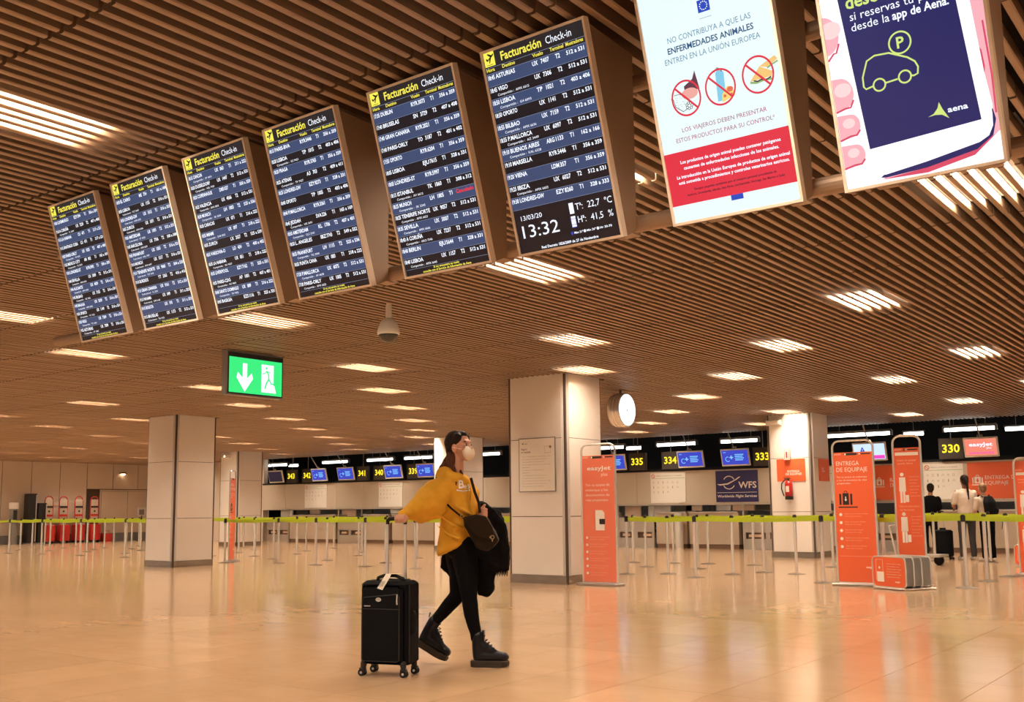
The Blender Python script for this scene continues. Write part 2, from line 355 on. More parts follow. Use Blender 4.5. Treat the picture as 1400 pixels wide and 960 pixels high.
for k,y in enumerate(rowsY):
    A=(k%2==1)   # 2.57 is index 3 -> A
    base=-5.25 if A else -7.07
    for n in range(-10,6):
        x=base+3.65*n+0.10
        if x<-39.3 or x>9 : continue
        if any(p[0]-.35<x<p[1]+.35 and p[2]-.55<y<p[3]+.55 for p in pill): 
            p=[p for p in pill if p[0]-.35<x<p[1]+.35 and p[2]-.55<y<p[3]+.55][0]
            if p[0]==-9.95: lamp(-8.38,12.95)
            elif p[0]==-19.87: lamp(-20.5,12.95)
            else: lamp(x,p[2]-.58)
            continue
        lamp(x,y)

# ------------------------------------------------------------------ left wall
WX=-39.4
wl=MB().box(WX-0.25,WX-0.02,5,31,0,4.05).build('wall_left',M['joint']); tag(wl,kind='structure')
edges=[19.47+1.165*k for k in range(-12,10)]
for a,b in zip(edges[:-1],edges[1:]):
    if b>30: break
    if 23.5<(a+b)/2<26: MB().box(WX-0.02,WX,a+.012,b-.012,2.16,3.2).build('panel',M['wallp'],wl)
    else: MB().box(WX-0.02,WX,a+.012,b-.012,0.34,3.2).build('panel',M['wallp'],wl)
MB().box(WX-0.02,WX,23.55,23.62,0.34,2.12).box(WX-0.02,WX+.01,23.55,26.15,2.08,2.13).build('trim_1',M['wallp'],wl)
for k,(a,b) in enumerate(((23.64,24.83),(24.85,26.05))): MB().box(WX-0.02,WX-0.005,a,b,0.34,2.07).build('door_leaf',M['wallp'],wl)
bs=MB().box(WX,WX+0.02,5,31,0,0.33).build('baseboard_left',M['grey']); tag(bs,kind='structure')
wb=MB().box(-39.4,-32.7,26.6,26.8,0,3.3).build('wall_back',M['wallp']); tag(wb,kind='structure')

# ------------------------------------------------------------------ black void over the counters, header panels
vd=MB().box(-39.4,10,30.8,31,0,4.05).box(-39.4,10,26.4,31,4.0,4.1).box(-32.9,10,26.4,26.44,3.3,4.0).build('wall_behind_counters',M['voidblue']); tag(vd,kind='structure')
hd=MB().box(-32.7,2,26.56,26.62,1.20,2.22).build('wall_header',M['joint']); tag(hd,kind='structure')
x=-32.7; xs=[]
while x<1.5: xs.append(x); x+=1.43
for a,b in zip(xs[:-1],xs[1:]): MB().box(a+.006,b-.006,26.52,26.56,1.235,2.19).build('panel',M['panel'],hd)
MB().box(-32.7,1.4,26.47,26.60,1.205,1.232).build('edge_trim',M['steel'],hd)
MB().box(-32.7,1.4,26.54,26.62,2.20,2.26).build('top_rail',M['voidblue'],hd)

# ------------------------------------------------------------------ columns
def column(p,label,chamfer=0.09):
    x0,x1,y0,y1=p; t=thing('column',label,'column',((x0+x1)/2,(y0+y1)/2,0)); cx,cy=(x0+x1)/2,(y0+y1)/2
    x0-=cx;x1-=cx;y0-=cy;y1-=cy
    MB().box(x0+.03,x1-.03,y0+.03,y1-.03,0,H+.6).build('core',M['joint'],t)
    MB().box(x0+.05,x1-.05,y0+.05,y1-.05,0,0.001).box(x0+.045,x1-.045,y0+.012,y0+.03,0,.13).box(x0+.012,x0+.03,y0+.045,y1-.045,0,.13).box(x1-.03,x1-.012,y0+.045,y1-.045,0,.13).build('plinth',M['kick'],t)
    for za,zb in ((0.135,1.015),(1.025,2.215),(2.225,H+.02)):
        c=chamfer
        MB().box(x0+c,x1-c,y0,y0+.03,za,zb).build('panel',M['panel2'],t)
        MB().box(x0+c,x1-c,y1-.03,y1,za,zb).build('panel',M['panel2'],t)
        MB().box(x0,x0+.03,y0+c,y1-c,za,zb).build('panel',M['panel2'],t)
        MB().box(x1-.03,x1,y0+c,y1-c,za,zb).build('panel',M['panel2'],t)
    c=chamfer-.001
    for sx,sy,X,Y in ((1,1,x0,y0),(-1,1,x1,y0),(1,-1,x0,y1),(-1,-1,x1,y1)):
        pts=[(X+sx*.004,Y+sy*c),(X+sx*c,Y+sy*.004),(X+sx*c,Y+sy*.05),(X+sx*.05,Y+sy*c)]
        if sx*sy<0: pts=pts[::-1]
        n=len(pts); vs=[(a,b,.13) for a,b in pts]+[(a,b,H+.02) for a,b in pts]
        MB().add(vs,[(3,2,1,0),(4,5,6,7)]+[(i,(i+1)%4,4+(i+1)%4,4+i) for i in range(4)]).build('corner_strip',M['silver'],t)
    return t
column(pill[0],'cream panelled square column with a framed notice, behind the walking woman')
column(pill[1],'cream panelled square column standing alone on the left of the hall')
column(pill[2],'cream panelled column carrying a red fire extinguisher and an orange square')
column(pill[3],'distant cream column left of the check-in desks, behind the lime barrier')
column(pill[4],'distant cream column seen right behind the head of the masked woman')

# ------------------------------------------------------------------ hanging displays
UP=Vector((0,-0.3031,0.9530)); DW,DH=0.56,0.934; DY,DZ=3.7173,2.2924; RX=math.atan2(0.9530,-0.3031)
def display(x,label,name='departure_board'):
    t=thing(name,label,'display',(x,DY,DZ),(RX,0,0))
    inv=Matrix.Rotation(-RX,4,'X')
    # casing: wedge whose back is upright
    def wp(xx,yy,zz): return inv@Vector((xx,yy-DY,zz-DZ))
    ty,tz=DY-0.2831,DZ+0.8902; e=0.012
    P=[(DY+.012,DZ+.0),(3.845,DZ+0.055),(3.845,tz-.02),(ty+.012,tz-.006)]
    vs=[wp(e,a,b) for a,b in P]+[wp(DW-e,a,b) for a,b in P]
    MB().add(vs,[(0,1,2,3),(7,6,5,4)]+[(i,4+i,4+(i+1)%4,(i+1)%4) for i in range(4)]).build('casing',M['case'],t)
    f=0.011
    MB().box(0,DW,0,f,-.03,.008).box(0,DW,DH-f,DH,-.03,.008).box(0,f,f,DH-f,-.03,.008).box(DW-f,DW,f,DH-f,-.03,.008).build('frame',M['frame'],t)
    return t
def plane_icon(mb,x0,y0,w_,h_,z):
    pts=[(.18,.52),(.26,.56),(.36,.46),(.60,.60),(.34,.80),(.44,.84),(.76,.70),(.90,.78),(.96,.74),(.92,.66),(.70,.54),(.52,.22),(.44,.20),(.50,.46),(.36,.36),(.24,.36)]
    mb.poly([(x0+a*w_,y0+b*h_) for a,b in pts],z); mb.rect(x0+.2*w_,y0+.08*h_,x0+.8*w_,y0+.11*h_,z)
PITCH=0.0562
def board(x,rows,label,code='Compartido',clock=False):
    t=display(x,label); f=0.011; n=len(rows); top=0.8285
    MB().rect(f,f,DW-f,DH-f,0).build('screen',M['e_dark'],t)
    MB().rect(f,top,DW-f,DH-f,.001).build('screen_header',M['e_head'],t)
    for k in range(n):
        if k%2==0: MB().rect(f,top-(k+1)*PITCH,DW-f,top-k*PITCH,.001).build('row_band',M['e_blue'],t)
    ln=MB()
    for k in range(n+1): ln.rect(f,top-k*PITCH-.0007,DW-f,top-k*PITCH+.0007,.0016)
    ln.rect(f,.8545,DW-f,.8560,.0016); ln.build('rule_lines',M['e_line'],t)
    W,Y,Rd=MB(),MB(),MB(); z=.002; W0=W
    Y.rect(.014,.861,.072,.927,z); ic=MB(); plane_icon(ic,.014,.861,.058,.066,.0025); ic.build('aeroplane_pictogram',M['e_black'],t)
    Y.text('Facturación',.104,.872,.036,z,width=.225,bold=1); W.text('Check-in',.350,.874,.031,z,width=.136)
    for s,xx,wd in (('Hora',.016,.046),('Destino',.104,.072),('Vuelo',.272,.056),('Terminal',.364,.072),('Mostradores',.446,.09)): Y.text(s,xx,.8385,.0145,z,width=wd,bold=1)
    for k,(tm_,dest,fl_,T,cnt,*co) in enumerate(rows):
        yb=top-k*PITCH-.0255; cp=.0185; W=MB()
        W.text(tm_,.014,yb,cp,z,width=.040,bold=1)
        wd=min(.0125*len(dest)*1.08,.188); W.text(dest,.060,yb,cp,z,width=wd,bold=1)
        a,b=fl_.split(' '); W.text(a,.262 if len(dest)<13 else .268,yb,cp,z,width=.013*len(a)+.004,bold=1); W.text(b,.308+(.006 if len(dest)>12 else 0),yb,cp,z,width=.0105*len(b)+.002,bold=1)
        W.text(T,.386,yb,cp,z,width=.024,bold=1)
        if cnt=='Cancelado': Rd.text(cnt,.428,yb,cp*.95,z,width=.108,bold=1)
        else: W.text(cnt,.442,yb,cp*.9,z,width=.096,bold=1)
        if co and co[0]: W.text(code+' :  '+co[0],.052,yb-.0215,.0105,z,width=.175)
        W.build('row_lettering',M['e_white'],t)
    W=W0
    if clock:
        W.text('13/03/20',.040,.158,.021,z,width=.125); W.text('13:32',.022,.078,.056,z,width=.225)
        W.text('Tª:  22,7  ºC',.345,.155,.028,z,width=.19); W.text('Hª:  41,5  %',.345,.098,.028,z,width=.185)
        W.text('Real Decreto 1826/2009 de 27 de Noviembre',.13,.018,.0115,z,width=.305,bold=1)
        W.rect(.313,.142,.336,.190,z); W.rect(.313,.083,.336,.131,z); 
        B=MB(); B.ring(.3245,.107,.016,.019,.0024,n=4,a0=math.pi/4,a1=math.pi*2.25); B.rect(.311,.081,.338,.084,.0024); B.disc(.306,.058,.007,.0024); B.build('humidity_marker',M['e_sblue'],t)
        W.disc(.372,.058,.0065,z); W.disc(.440,.058,.0065,z)
        for s,xx,wd in (('Max 21º',.316,.048),('Min 26º',.382,.048),('Hr 30-70',.450,.062)): W.text(s,xx,.054,.009,z,width=wd,bold=1)
    else:
        Y.text('Si no encuentra su vuelo',.28,.0295,.0105,z,width=.165,align='C',bold=1)
        Y.text('consulte con el Servicio de Información de Aena',.28,.0150,.0105,z,width=.31,align='C',bold=1)
    W.build('white_lettering',M['e_white'],t); Y.build('yellow_lettering',M['e_yellow'],t)
    if Rd.v: Rd.build('red_lettering',M['e_red'],t)
    return t
XS=[-6.4820,-5.7789,-4.9966,-4.2926,-3.4885,-2.7699,-1.9806,-1.2606]
XS=[a+b for a,b in zip(XS,(-.020,.02,-.012,.006,-.003,0,.012,.012))]
board(XS[0],[('19:00','LUXEMBURGO','EZY 594','T1','356 a 359'),('19:10','A CORUÑA','UX 7239','T2','407 a 408','FL 3399'),('19:15','LA HABANA','CU 471','T1','217 a 221'),('19:15','SANTIAGO CUBA','CU 471','T1','217 a 221'),('19:20','PARIS-ORLY','UX 1025','T2','407 a 408','VF 4752'),('19:25','MEXICO CITY','AM 002','T1','165 a 169','VS 3423'),('19:30','LONDRES-ST','RYR 5992','T1','356 a 359'),('19:40','SEVILLA','UX 5009','T2','512 a 531','AMX 6594'),('19:40','ALICANTE','UX 4039','T2','516 a 531','AMX 6595'),('19:45','BILBAO','UX 7155','T2','516 a 531','AZ 3456'),('19:45','MALAGA','UX 5039','T2','516 a 531','AMX 5020'),('19:50','OPORTO','UX 1149','T2','516 a 531','VC 1423'),('19:50','VIGO','UX 7309','T2','516 a 531','TY 1204'),('19:55','ASTURIAS','UX 7099','T2','516 a 531','AT 3460')],'Departure board at the far left end of the row, first row Luxemburgo')
board(XS[1],[('18:50','EL CAIRO','MS 754','T1','161 a 168'),('18:50','LISBOA','UX 1155','T2','516 a 531','TCT 5443'),('18:50','LONDRES-GW','UX 1015','T1','316 a 333','AMX 6390'),('18:55','ZURICH','UX 1071','T2','516 a 531','AMX 6586'),('19:00','AMSTERDAM','UX 1093','T2','512 a 531','ET 4320'),('19:05','BARCELONA','UX 7706','T2','500 a 508','AMX 6609'),('19:05','FRANKFURT','UX 1503','T2','516 a 531','KAL 7407'),('19:10','MUNICH','UX 1517','T2','516 a 531','AMX 6607'),('19:10','TENERIFE NORTE','UX 9060','T2','504 a 520','TCT 5443'),('19:10','BURDEOS','YT 2363','T2','416 a 416'),('19:15','GRAN CANARIA','UX 9161','T2','512 a 531','FL 2001'),('19:15','PANAMA','UX 049','T1','311 a 333','CMP 6145'),('19:15','BOGOTA','UX 193','T1','311 a 333'),('19:15','BRUSELAS','UX 1173','T2','512 a 531','TRI 4335')],'Departure board listing El Cairo first, second from the far left end','Code-shared')
board(XS[2],[('18:15','CANCUN','UX 063','T1','211 a 222','EY 4031'),('18:20','DUSSELDORF','UX 1447','T2','512 a 531','ADL 7420'),('18:20','COPENHAGUE','D85 027','T1','350 a 359'),('18:25','VALENCIA','UX 4066','T2','512 a 531','AMX 0818'),('18:30','MUNICH','LH 1803','T2','525 a 536','SK 3508'),('18:30','CARACAS','UX 071','T1','216 a 222'),('18:35','MIAMI','UX 097','T1','218 a 222','DAR 9073'),('18:35','ZURICH','LX 2027','T2','525 a 539'),('18:35','VARSOVIA-O','LO 434','T2','400 a 402'),('18:35','LA HABANA','UX 051','T1','218 a 222','RU 4537'),('18:35','LIVERPOOL','EZY 7162','T1','325 a 331'),('18:35','PARIS-CDG','AF 1001','T2','407 a 401','RO 9801'),('18:40','SANTO DOMINGO','UX 089','T1','216 a 222','TK 9302'),('18:45','BASILEA','EZS 1116','T1','325 a 331')],'Departure board listing Cancun first, third from the far left end')
board(XS[3],[('18:15','PARIS-BVA','RYR 5446','T1','356 a 359'),('18:20','LISBOA','TP 1015','T2','403 a 406','KS 9421'),('18:20','PRAGA','RYR 3765','T1','356 a 359'),('18:25','ATENAS','A3 703','T2','409 a 411','TP 7427'),('18:25','LONDRES-GW','EZY 8273','T1','328 a 331'),('18:40','OPORTO','TP 1005','T2','403 a 406'),('18:40','P.MALLORCA','RYR 3361','T1','356 a 359'),('18:45','JEDDAH','SVA 226','T1','165 a 169','UX 3691'),('18:50','AMSTERDAM','KL 1706','T2','407 a 401','CLC 5541'),('18:50','L. ANGELES','IBZ 7743','T2','549 a 552'),('18:55','FRANKFURT','LH 1115','T2','525 a 536','TG 2090'),('18:55','PUNTA CANA','UX 083','T1','218 a 222'),('17:20','P.MALLORCA','UX 6075','T2','512 a 531','AF 4678'),('17:30','PARIS-ORLY','UX 1005','T2','512 a 531','AMX 6535')],'Departure board listing Paris-BVA first, fourth from the far left end')
board(XS[4],[('17:35','DUBLIN','RYR 3073','T1','356 a 359'),('17:40','BRUSELAS','SN 3729','T2','407 a 408'),('17:40','GRAN CANARIA','RYR 2021','T1','356 a 359'),('17:40','PARIS-ORLY','TO 3187','T2','401 a 402'),('17:55','OPORTO','RYR 6204','T1','356 a 359'),('18:05','LISBOA','EJU 7615','T1','328 a 331'),('18:05','LONDRES-ST','RYR 5997','T1','356 a 359'),('18:15','ISTANBUL','TK 1860','T1','308 a 312','AV 6612'),('18:25','MUNICH','LH 1805','T1','Cancelado','SK 3345'),('18:25','TENERIFE NORTE','UX 9057','T2','512 a 531','AMX 6622'),('18:35','SEVILLA','UX 5007','T2','512 a 531','AMX 6666'),('18:40','A CORUÑA','UX 7237','T2','512 a 531','ARO 7346'),('18:40','BERLIN','EJU 5644','T1','328 a 331'),('18:40','LISBOA','UX 1157','T2','512 a 531','AMX 6645')],'Departure board listing Dublin first, with one row marked in red')
board(XS[5],[('18:45','ASTURIAS','UX 7407','T2','512 a 531'),('18:45','VIGO','UX 7306','T2','512 a 531','AMX 6615'),('18:50','LISBOA','TP 1021','T2','403 a 406','G4 6093'),('18:50','OPORTO','UX 1141','T2','512 a 531'),('18:55','BILBAO','UX 7159','T2','512 a 531','AMX 6636'),('18:55','P.MALLORCA','UX 6097','T2','512 a 531','AZ 3449'),('19:10','BUENOS AIRES','ARG 1133','T1','162 a 166','KAL 6328'),('19:10','MARSELLA','RYR 5446','T1','356 a 359'),('19:20','VIENA','LDM 357','T1','356 a 359'),('19:25','IBIZA','UX 6027','T2','512 a 531','AMX 6603'),('19:30','LONDRES-GW','EZY 8260','T1','328 a 333')],'Departure board showing the time 13:32 and the temperature at its foot',clock=True)

# food safety poster screen
t=display(XS[6],'Bright white poster screen with three crossed-out foods and a red band','poster_screen')
f=.011; z=.002
MB().rect(f,f,DW-f,DH-f,0).build('screen',M['e_paper'],t)
MB().rect(f,.079,DW-f,.293,.001).build('red_band',M['e_redband'],t)
B=MB().rect(.262,.795,.313,.842,.001).rect(.270,.058,.322,.079,.001); B.build('blue_flag',M['e_eu'],t)
st=MB()
for k in range(12): a=k*math.pi/6; st.disc(.2875+.0155*math.cos(a),.8185+.0155*math.sin(a),.0025,z,n=5)
W=MB()
for s,y,xx,wd in (('Los productos de origen animal pueden contener patógenos',.244,.078,.430),('causantes de enfermedades infecciosas de los animales.',.219,.089,.408),('La introducción en la Unión Europea de productos de origen animal',.186,.051,.485),('está sometida a procedimientos y controles veterinarios estrictos.',.163,.056,.475)): W.text(s,xx,y,.0125,z,width=wd,bold=1)
W.add(*[st.v,st.f]); W.build('white_lettering',M['e_white'],t)
MB().text('NO CONTRIBUYA A QUE LAS',.111,.718,.0215,z,width=.358).text('ENTREN EN LA UNIÓN EUROPEA',.085,.638,.0215,z,width=.408).rect(.263,.772,.315,.7735,z).build('pale_blue_lettering',M['e_pblue'],t)
MB().text('ENFERMEDADES ANIMALES',.105,.677,.0225,z,width=.368,bold=1).build('blue_lettering',M['e_pblue2'],t)
MB().text('LOS VIAJEROS DEBEN PRESENTAR',.109,.366,.0165,z,width=.364).text('ESTOS PRODUCTOS PARA SU CONTROL*',.076,.329,.0165,z,width=.424).build('magenta_lettering',M['e_magenta'],t)
MB().text('*Excepto pequeñas cantidades para el consumo personal procedentes de',.116,.130,.0085,z,width=.356,bold=1).text('Andorra, Groenlandia, Islandia, Islas Feroe, Liechtenstein, Noruega, San Marino o Suiza',.085,.111,.0085,z,width=.417,bold=1).build('small_print',M['e_ink'],t)
z1=.0014
MB().poly([(.150,.520),(.215,.515),(.205,.590),(.190,.560),(.150,.540)],z1).build('ham_rind',M['e_maroon'],t)
MB().disc(.170,.508,.036,.0017,sy=.6).build('ham_slice',M['e_meat'],t)
gr=MB()
for k in range(7): a=k*.9; gr.ring(.160+.011*math.cos(a),.462+.011*math.sin(a),.004,.0062,.0017,n=8)
gr.stroke([(.085,.505),(.095,.500),(.100,.470),(.130,.445),(.150,.452)],.0025,.0017); gr.stroke([(.100,.515),(.125,.515),(.150,.500)],.002,.0017)
for k in range(30): gr.disc(.100+random.random()*.055,.458+random.random()*.05,.0012,.0017,n=4)
gr.stroke([(.286,.560),(.300,.575),(.312,.568),(.318,.556)],.003,.0019); gr.stroke([(.440,.488),(.455,.482),(.470,.486),(.490,.480),(.510,.487)],.005,.0019); gr.build('ink_outlines',M['e_ink'],t)
MB().poly([(.283,.447),(.318,.447),(.325,.552),(.305,.572),(.290,.556)],z1).build('milk_carton',M['e_cyan'],t)
MB().poly([(.300,.440),(.358,.455),(.350,.490),(.330,.497),(.304,.470)],.0017).build('cheese',M['e_cheese'],t)
MB().disc(.340,.483,.013,.0019,sy=.8).disc(.315,.462,.006,.0019).disc(.343,.463,.005,.0019).build('cheese_holes',M['e_tomato'],t)
MB().poly([(.425,.488),(.470,.535),(.520,.505),(.512,.488)],z1).poly([(.470,.535),(.535,.560),(.545,.545),(.500,.525)],z1).build('bread',M['e_bread'],t)
MB().stroke([(.425,.484),(.45,.478),(.48,.482),(.515,.478)],.008,.0017).stroke([(.50,.522),(.52,.53),(.545,.538)],.006,.0017).build('lettuce',M['e_leaf'],t)
for cx,cy in ((.152,.494),(.302,.500),(.460,.507)):
    MB().ring(cx,cy,.058,.065,z,n=36,sy=1.1).stroke([(cx-.043,cy+.047),(cx+.043,cy-.047)],.008,z).build('prohibition_ring',M['e_prohib'],t)

# phone poster screen
t=display(XS[7],'Bright poster screen of a hand holding a phone with a lime car outline','poster_screen')
MB().rect(f,f,DW-f,DH-f,0).build('screen',M['e_paper2'],t)
Pk,Pd,Pr=MB(),MB(),MB()
def finger(xt,ya,yb,dy):
    r=(yb-ya)/2; cy=(ya+yb)/2; P=[(.012,ya-dy),(xt-r*.8,ya)]+[(xt-r*.8+r*.8*math.cos(R(a)),cy+r*math.sin(R(a))) for a in range(-75,90,15)]+[(xt-r*.8,yb),(.012,yb+dy*.4)]
    Pk.poly(P,.0008); Pd.stroke([(.012,ya-dy+.002),(xt*.55,ya+.004),(xt-.018,ya+.004),(xt-.004,ya+r*.5)],.007,.001)
    Pr.disc(xt*.55,cy+r*.25,r*.55,.0011,sy=.8)
finger(.062,.50,.64,.02); finger(.084,.298,.412,.006); finger(.092,.196,.278,.008); finger(.094,.090,.168,.006)
Pk.poly([(.485,.62),(.548,.62),(.548,.11),(.46,.044),(.30,.016),(.14,.022),(.16,.034),(.49,.075),(.53,.12),(.535,.20),(.515,.38),(.48,.45)],.0008)
Pk.build('fingers',M['e_pink'],t)
Pd.stroke([(.480,.47),(.505,.41),(.520,.385),(.524,.33),(.518,.30)],.007,.001).stroke([(.538,.48),(.545,.30),(.543,.17)],.006,.001).poly([(.14,.022),(.30,.016),(.46,.044),(.53,.098),(.49,.085),(.30,.035)],.0010)
Pd.build('finger_shadows',M['e_pink2'],t); Pr.build('fingernails',M['e_rose'],t)
MB().poly([(.135,.030),(.155,.027),(.30,.034),(.47,.062),(.525,.098),(.540,.15),(.533,.19),(.51,.12),(.30,.06),(.15,.04)],.0012).build('phone_edge',M['e_navy'],t)
MB().poly([(.060,.923),(.098,.085),(.104,.058),(.122,.042),(.155,.038),(.30,.055),(.480,.084),(.512,.100),(.528,.13),(.531,.17),(.505,.60),(.50,.923)],.0014).build('phone_body',M['e_paper2'],t)
MB().poly([(.112,.139),(.495,.158),(.440,.923),(.060,.923)],.0017).build('phone_screen',M['e_navy'],t)
L=MB(); z=.0021
L.ring(.267,.481,.034,.040,z,n=36); L.text('P',.267,.463,.037,z,bold=1,align='C')
car=[(.158,.357),(.130,.352),(.123,.362),(.124,.395),(.146,.448),(.175,.460),(.225,.456),(.285,.425),(.308,.405),(.316,.385),(.312,.362),(.298,.358),(.292,.360)]
L.stroke(car,.006,z); L.stroke([(.199,.357),(.243,.360)],.006,z); L.ring(.178,.356,.018,.024,z,n=24); L.ring(.268,.362,.018,.024,z,n=24)
L.poly([(.325,.205),(.345,.212),(.360,.228),(.367,.248),(.376,.222),(.394,.186),(.372,.203),(.350,.207)][::-1],z); L.text('descuento',.100,.643,.045,z,sx=.95,bold=1)
L.build('lime_drawing',M['e_lime'],t)
MB().text('si reservas tu parking',.108,.600,.028,z,width=.36).text('desde la',.108,.562,.028,z,width=.137).text('app de Aena.',.254,.562,.028,z,width=.19,bold=1).text('aena',.392,.206,.019,z,width=.066,bold=1).build('white_lettering',M['e_white'],t)

# support tubes behind the displays
for zz,nm,lb in ((3.06,'support_tube','upper bronze tube carrying the row of hanging displays'),(2.40,'support_tube','lower bronze tube carrying the row of hanging displays')):
    t=thing(nm,lb,'tube',(0,3.92,zz))
    MB().cyl((-7.2,0,0),(0.6,0,0),0.038,n=16).build('tube',M['case'],t,smooth=False)
    for xx in XS:
        MB().box(xx+.05,xx+.13,-.075,.045,-.045,.045).build('bracket',M['case'],t); MB().box(xx+.42,xx+.50,-.075,.045,-.045,.045).build('bracket',M['case'],t)
        MB().cyl((xx-.06,0,0),(xx-.035,0,0),0.048,n=16).build('collar',M['case'],t)
    for xx in (XS[::2] if zz>3 else []):
        MB().cyl((xx+.64,0.0,0),(xx+.64,0.0,3.95-zz),0.016,n=8).build('hanger',M['case'],t)

# ------------------------------------------------------------------ exit sign, clock, camera
t=thing('exit_sign','glowing green exit sign with a white down arrow and a running figure','sign',(-10.6,8.46,2.90),(R(90),0,R(90)))
MB().bbox(-.46,.46,-.29,.28,-.10,.0,.008).build('housing',M['grey'],t)
MB().box(-.44,.44,-.27,.26,.0,.006).build('bezel',M['plastic'],t)
MB().rect(-.425,-.255,.425,.20,.008).build('green_panel',M['e_green'],t)
z=.010
MB().poly([(-.215,.13),(-.145,.13),(-.145,-.06),(-.145,-.06),(-.07,.01),(-.05,-.06),(-.18,-.235),(-.31,-.06),(-.29,.01),(-.215,-.06)][::-1],z).build('down_arrow',M['e_exitw'],t)
MB().rect(.085,-.22,.285,.145,z).poly([(.285,-.22),(.33,-.22),(.30,-.12),(.285,-.12)],z).build('doorway_pictogram',M['e_exitw'],t)
MB().disc(.165,.10,.016,.012).stroke([(.165,.065),(.20,.02),(.205,-.04),(.165,-.10),(.145,-.17)],.022,.012).stroke([(.205,-.04),(.245,-.10),(.285,-.10)],.018,.012).stroke([(.10,.02),(.135,.03),(.17,.06),(.235,.045)],.012,.012).build('running_figure',M['e_green'],t)
for s in (-.3,.3): MB().cyl((s,.28,-.05),(s,.30,-.05),.015,n=8).build('ceiling_mount',M['grey'],t)

t=thing('clock','round double-faced hall clock hanging beside the cream column, face lit','clock',(-9.22,15.47,2.85),(R(90),0,R(90)))
Rr=.30
MB().lathe([(0,-.26),(.24,-.26),(.285,-.24),(.30,-.20),(.30,-.16),(.29,-.155),(.29,-.145),(.30,-.14),(.30,-.10),(.29,-.095),(.29,-.085),(.30,-.08),(.30,-.01),(.285,.0),(.0,.0)],n=48).build('drum',M['chrome'],t)
MB().disc(0,0,.278,.002,n=48).build('dial',M['e_clock'],t)
hh=MB().stroke([(-.01,-.03),(.035,.075)],.010,.004).stroke([(0.02,.03),(-.05,-.055)],.008,.005).disc(0,0,.012,.005); hh.build('hands',M['greyink'],t)
tk=MB()
for k in range(12):
    a=k*math.pi/6; tk.stroke([(.235*math.cos(a),.235*math.sin(a)),(.255*math.cos(a),.255*math.sin(a))],.006,.004)
tk.build('hour_marks',M['paper'],t)
MB().cyl((0,.29,-.13),(0,.40,-.13),.022,n=12).build('ceiling_stem',M['plastic'],t)

t=thing('dome_camera','white security camera with a dark glass dome hanging from the slats','camera',(-7.17,7.38,0))
MB().cyl((0,0,3.05),(0,0,3.24),.030,n=16).build('stem',M['white'],t)
MB().lathe([(.035,3.07),(.055,3.06),(.085,3.02),(.108,2.96),(.115,2.92),(.112,2.905),(.10,2.90)][::-1],n=32).build('housing',M['white'],t,smooth=True)
MB().ell((0,0,2.905),(.10,.10,.085),n=24,k=12).build('dome_glass',M['glass'],t,smooth=True)
MB().ring(0,0,.096,.113,2.905,n=32).build('dome_ring',M['white'],t)

# ------------------------------------------------------------------ notice, fire extinguisher, signs on columns
def facing(name,label,cat,x,y,z):   # local x -> +X, local y -> up, local z -> toward -Y
    return thing(name,label,cat,(x,y,z),(R(90),0,0))
t=facing('notice_board','white framed notice with small grey text on the cream column','notice',-9.69,12.915,1.40)
MB().box(0,.70,0,.84,-.01,.008).build('frame',M['grey'],t); MB().box(.014,.686,.014,.826,.008,.010).build('sheet',M['paper'],t)
tx=MB(); z=.0115
tx.text('aena',.12,.745,.018,z,bold=1); tx.poly([(.06,.752),(.10,.775),(.095,.75),(.10,.735)][::-1],z); tx.text('Seguro',.05,.655,.028,z,bold=1); tx.text('su equipaje',.05,.610,.028,z,bold=1); tx.disc(.61,.69,.022,z)
tx.stroke([(.50,.60),(.62,.60),(.62,.70),(.50,.70)],.005,z,closed=True)
for k in range(12):
    if k in (4,6): tx.text('Equipaje facturado',.07,.545-k*.042,.013,z); continue
    tx.text('Todo el equipaje debe estar siempre bajo la vigilancia de su dueño'[:(62 if k%3 else 50)],.07,.545-k*.042,.011,z,width=.54-(k%3)*.06)
tx.build('lettering',M['greyink'],t)
t=facing('orange_notice','orange square notice with white lettering above the fire extinguisher','notice',-9.31,22.14,1.70)
MB().box(0,.66,0,.50,-.01,.006).build('plate',M['orange'],t); MB().text('ENTREGA',.24,.20,.045,.008,bold=1).text('DE EQUIPAJE',.20,.14,.045,.008,bold=1).build('lettering',M['wprint'],t)
t=thing('orange_notice','orange notice on the side face of the column with the extinguisher','notice',(-8.47,22.50,1.70),(R(90),0,R(90)))
MB().box(0,.62,0,.50,-.01,.006).build('plate',M['orange'],t); MB().text('BAG',.15,.26,.045,.008,bold=1).text('DROP',.15,.20,.045,.008,bold=1).build('lettering',M['wprint'],t)
t=thing('pictogram_sign','small white sign with a red extinguisher pictogram sticking out','sign',(-9.03,22.05,2.31),(R(90),0,R(10)))
MB().box(-.07,.07,-.13,.13,-.10,.004).build('plate',M['white'],t); MB().stroke([(-.05,-.11),(.05,-.11),(.05,.11),(-.05,.11)],.010,.006,closed=True).rect(-.018,-.09,.018,.05,.006).build('pictogram',M['redprint'],t)
t=thing('fire_extinguisher','red fire extinguisher with black base on the cream column','extinguisher',(-9.00,22.02,1.29))
MB().lathe([(.0,.07),(.078,.07),(.085,.10),(.085,.34),(.07,.39),(.03,.42),(.0,.42)],n=20).build('cylinder_body',M['red'],t,smooth=True)
MB().lathe([(0,0),(.09,0),(.09,.075),(.0,.075)],n=20).build('base_ring',M['plastic'],t)
MB().cyl((0,0,.42),(0,0,.47),.02,n=10).box(-.10,.05,-.015,.015,.46,.475).box(-.11,.03,-.015,.015,.49,.50).build('valve',M['plastic'],t)
MB().tube([(0,0,.45),(-.08,-.02,.44),(-.15,-.03,.36),(-.16,-.03,.24),(-.12,-.03,.12),(-.10,-.04,.08)],.013,n=6).build('hose',M['plastic'],t)
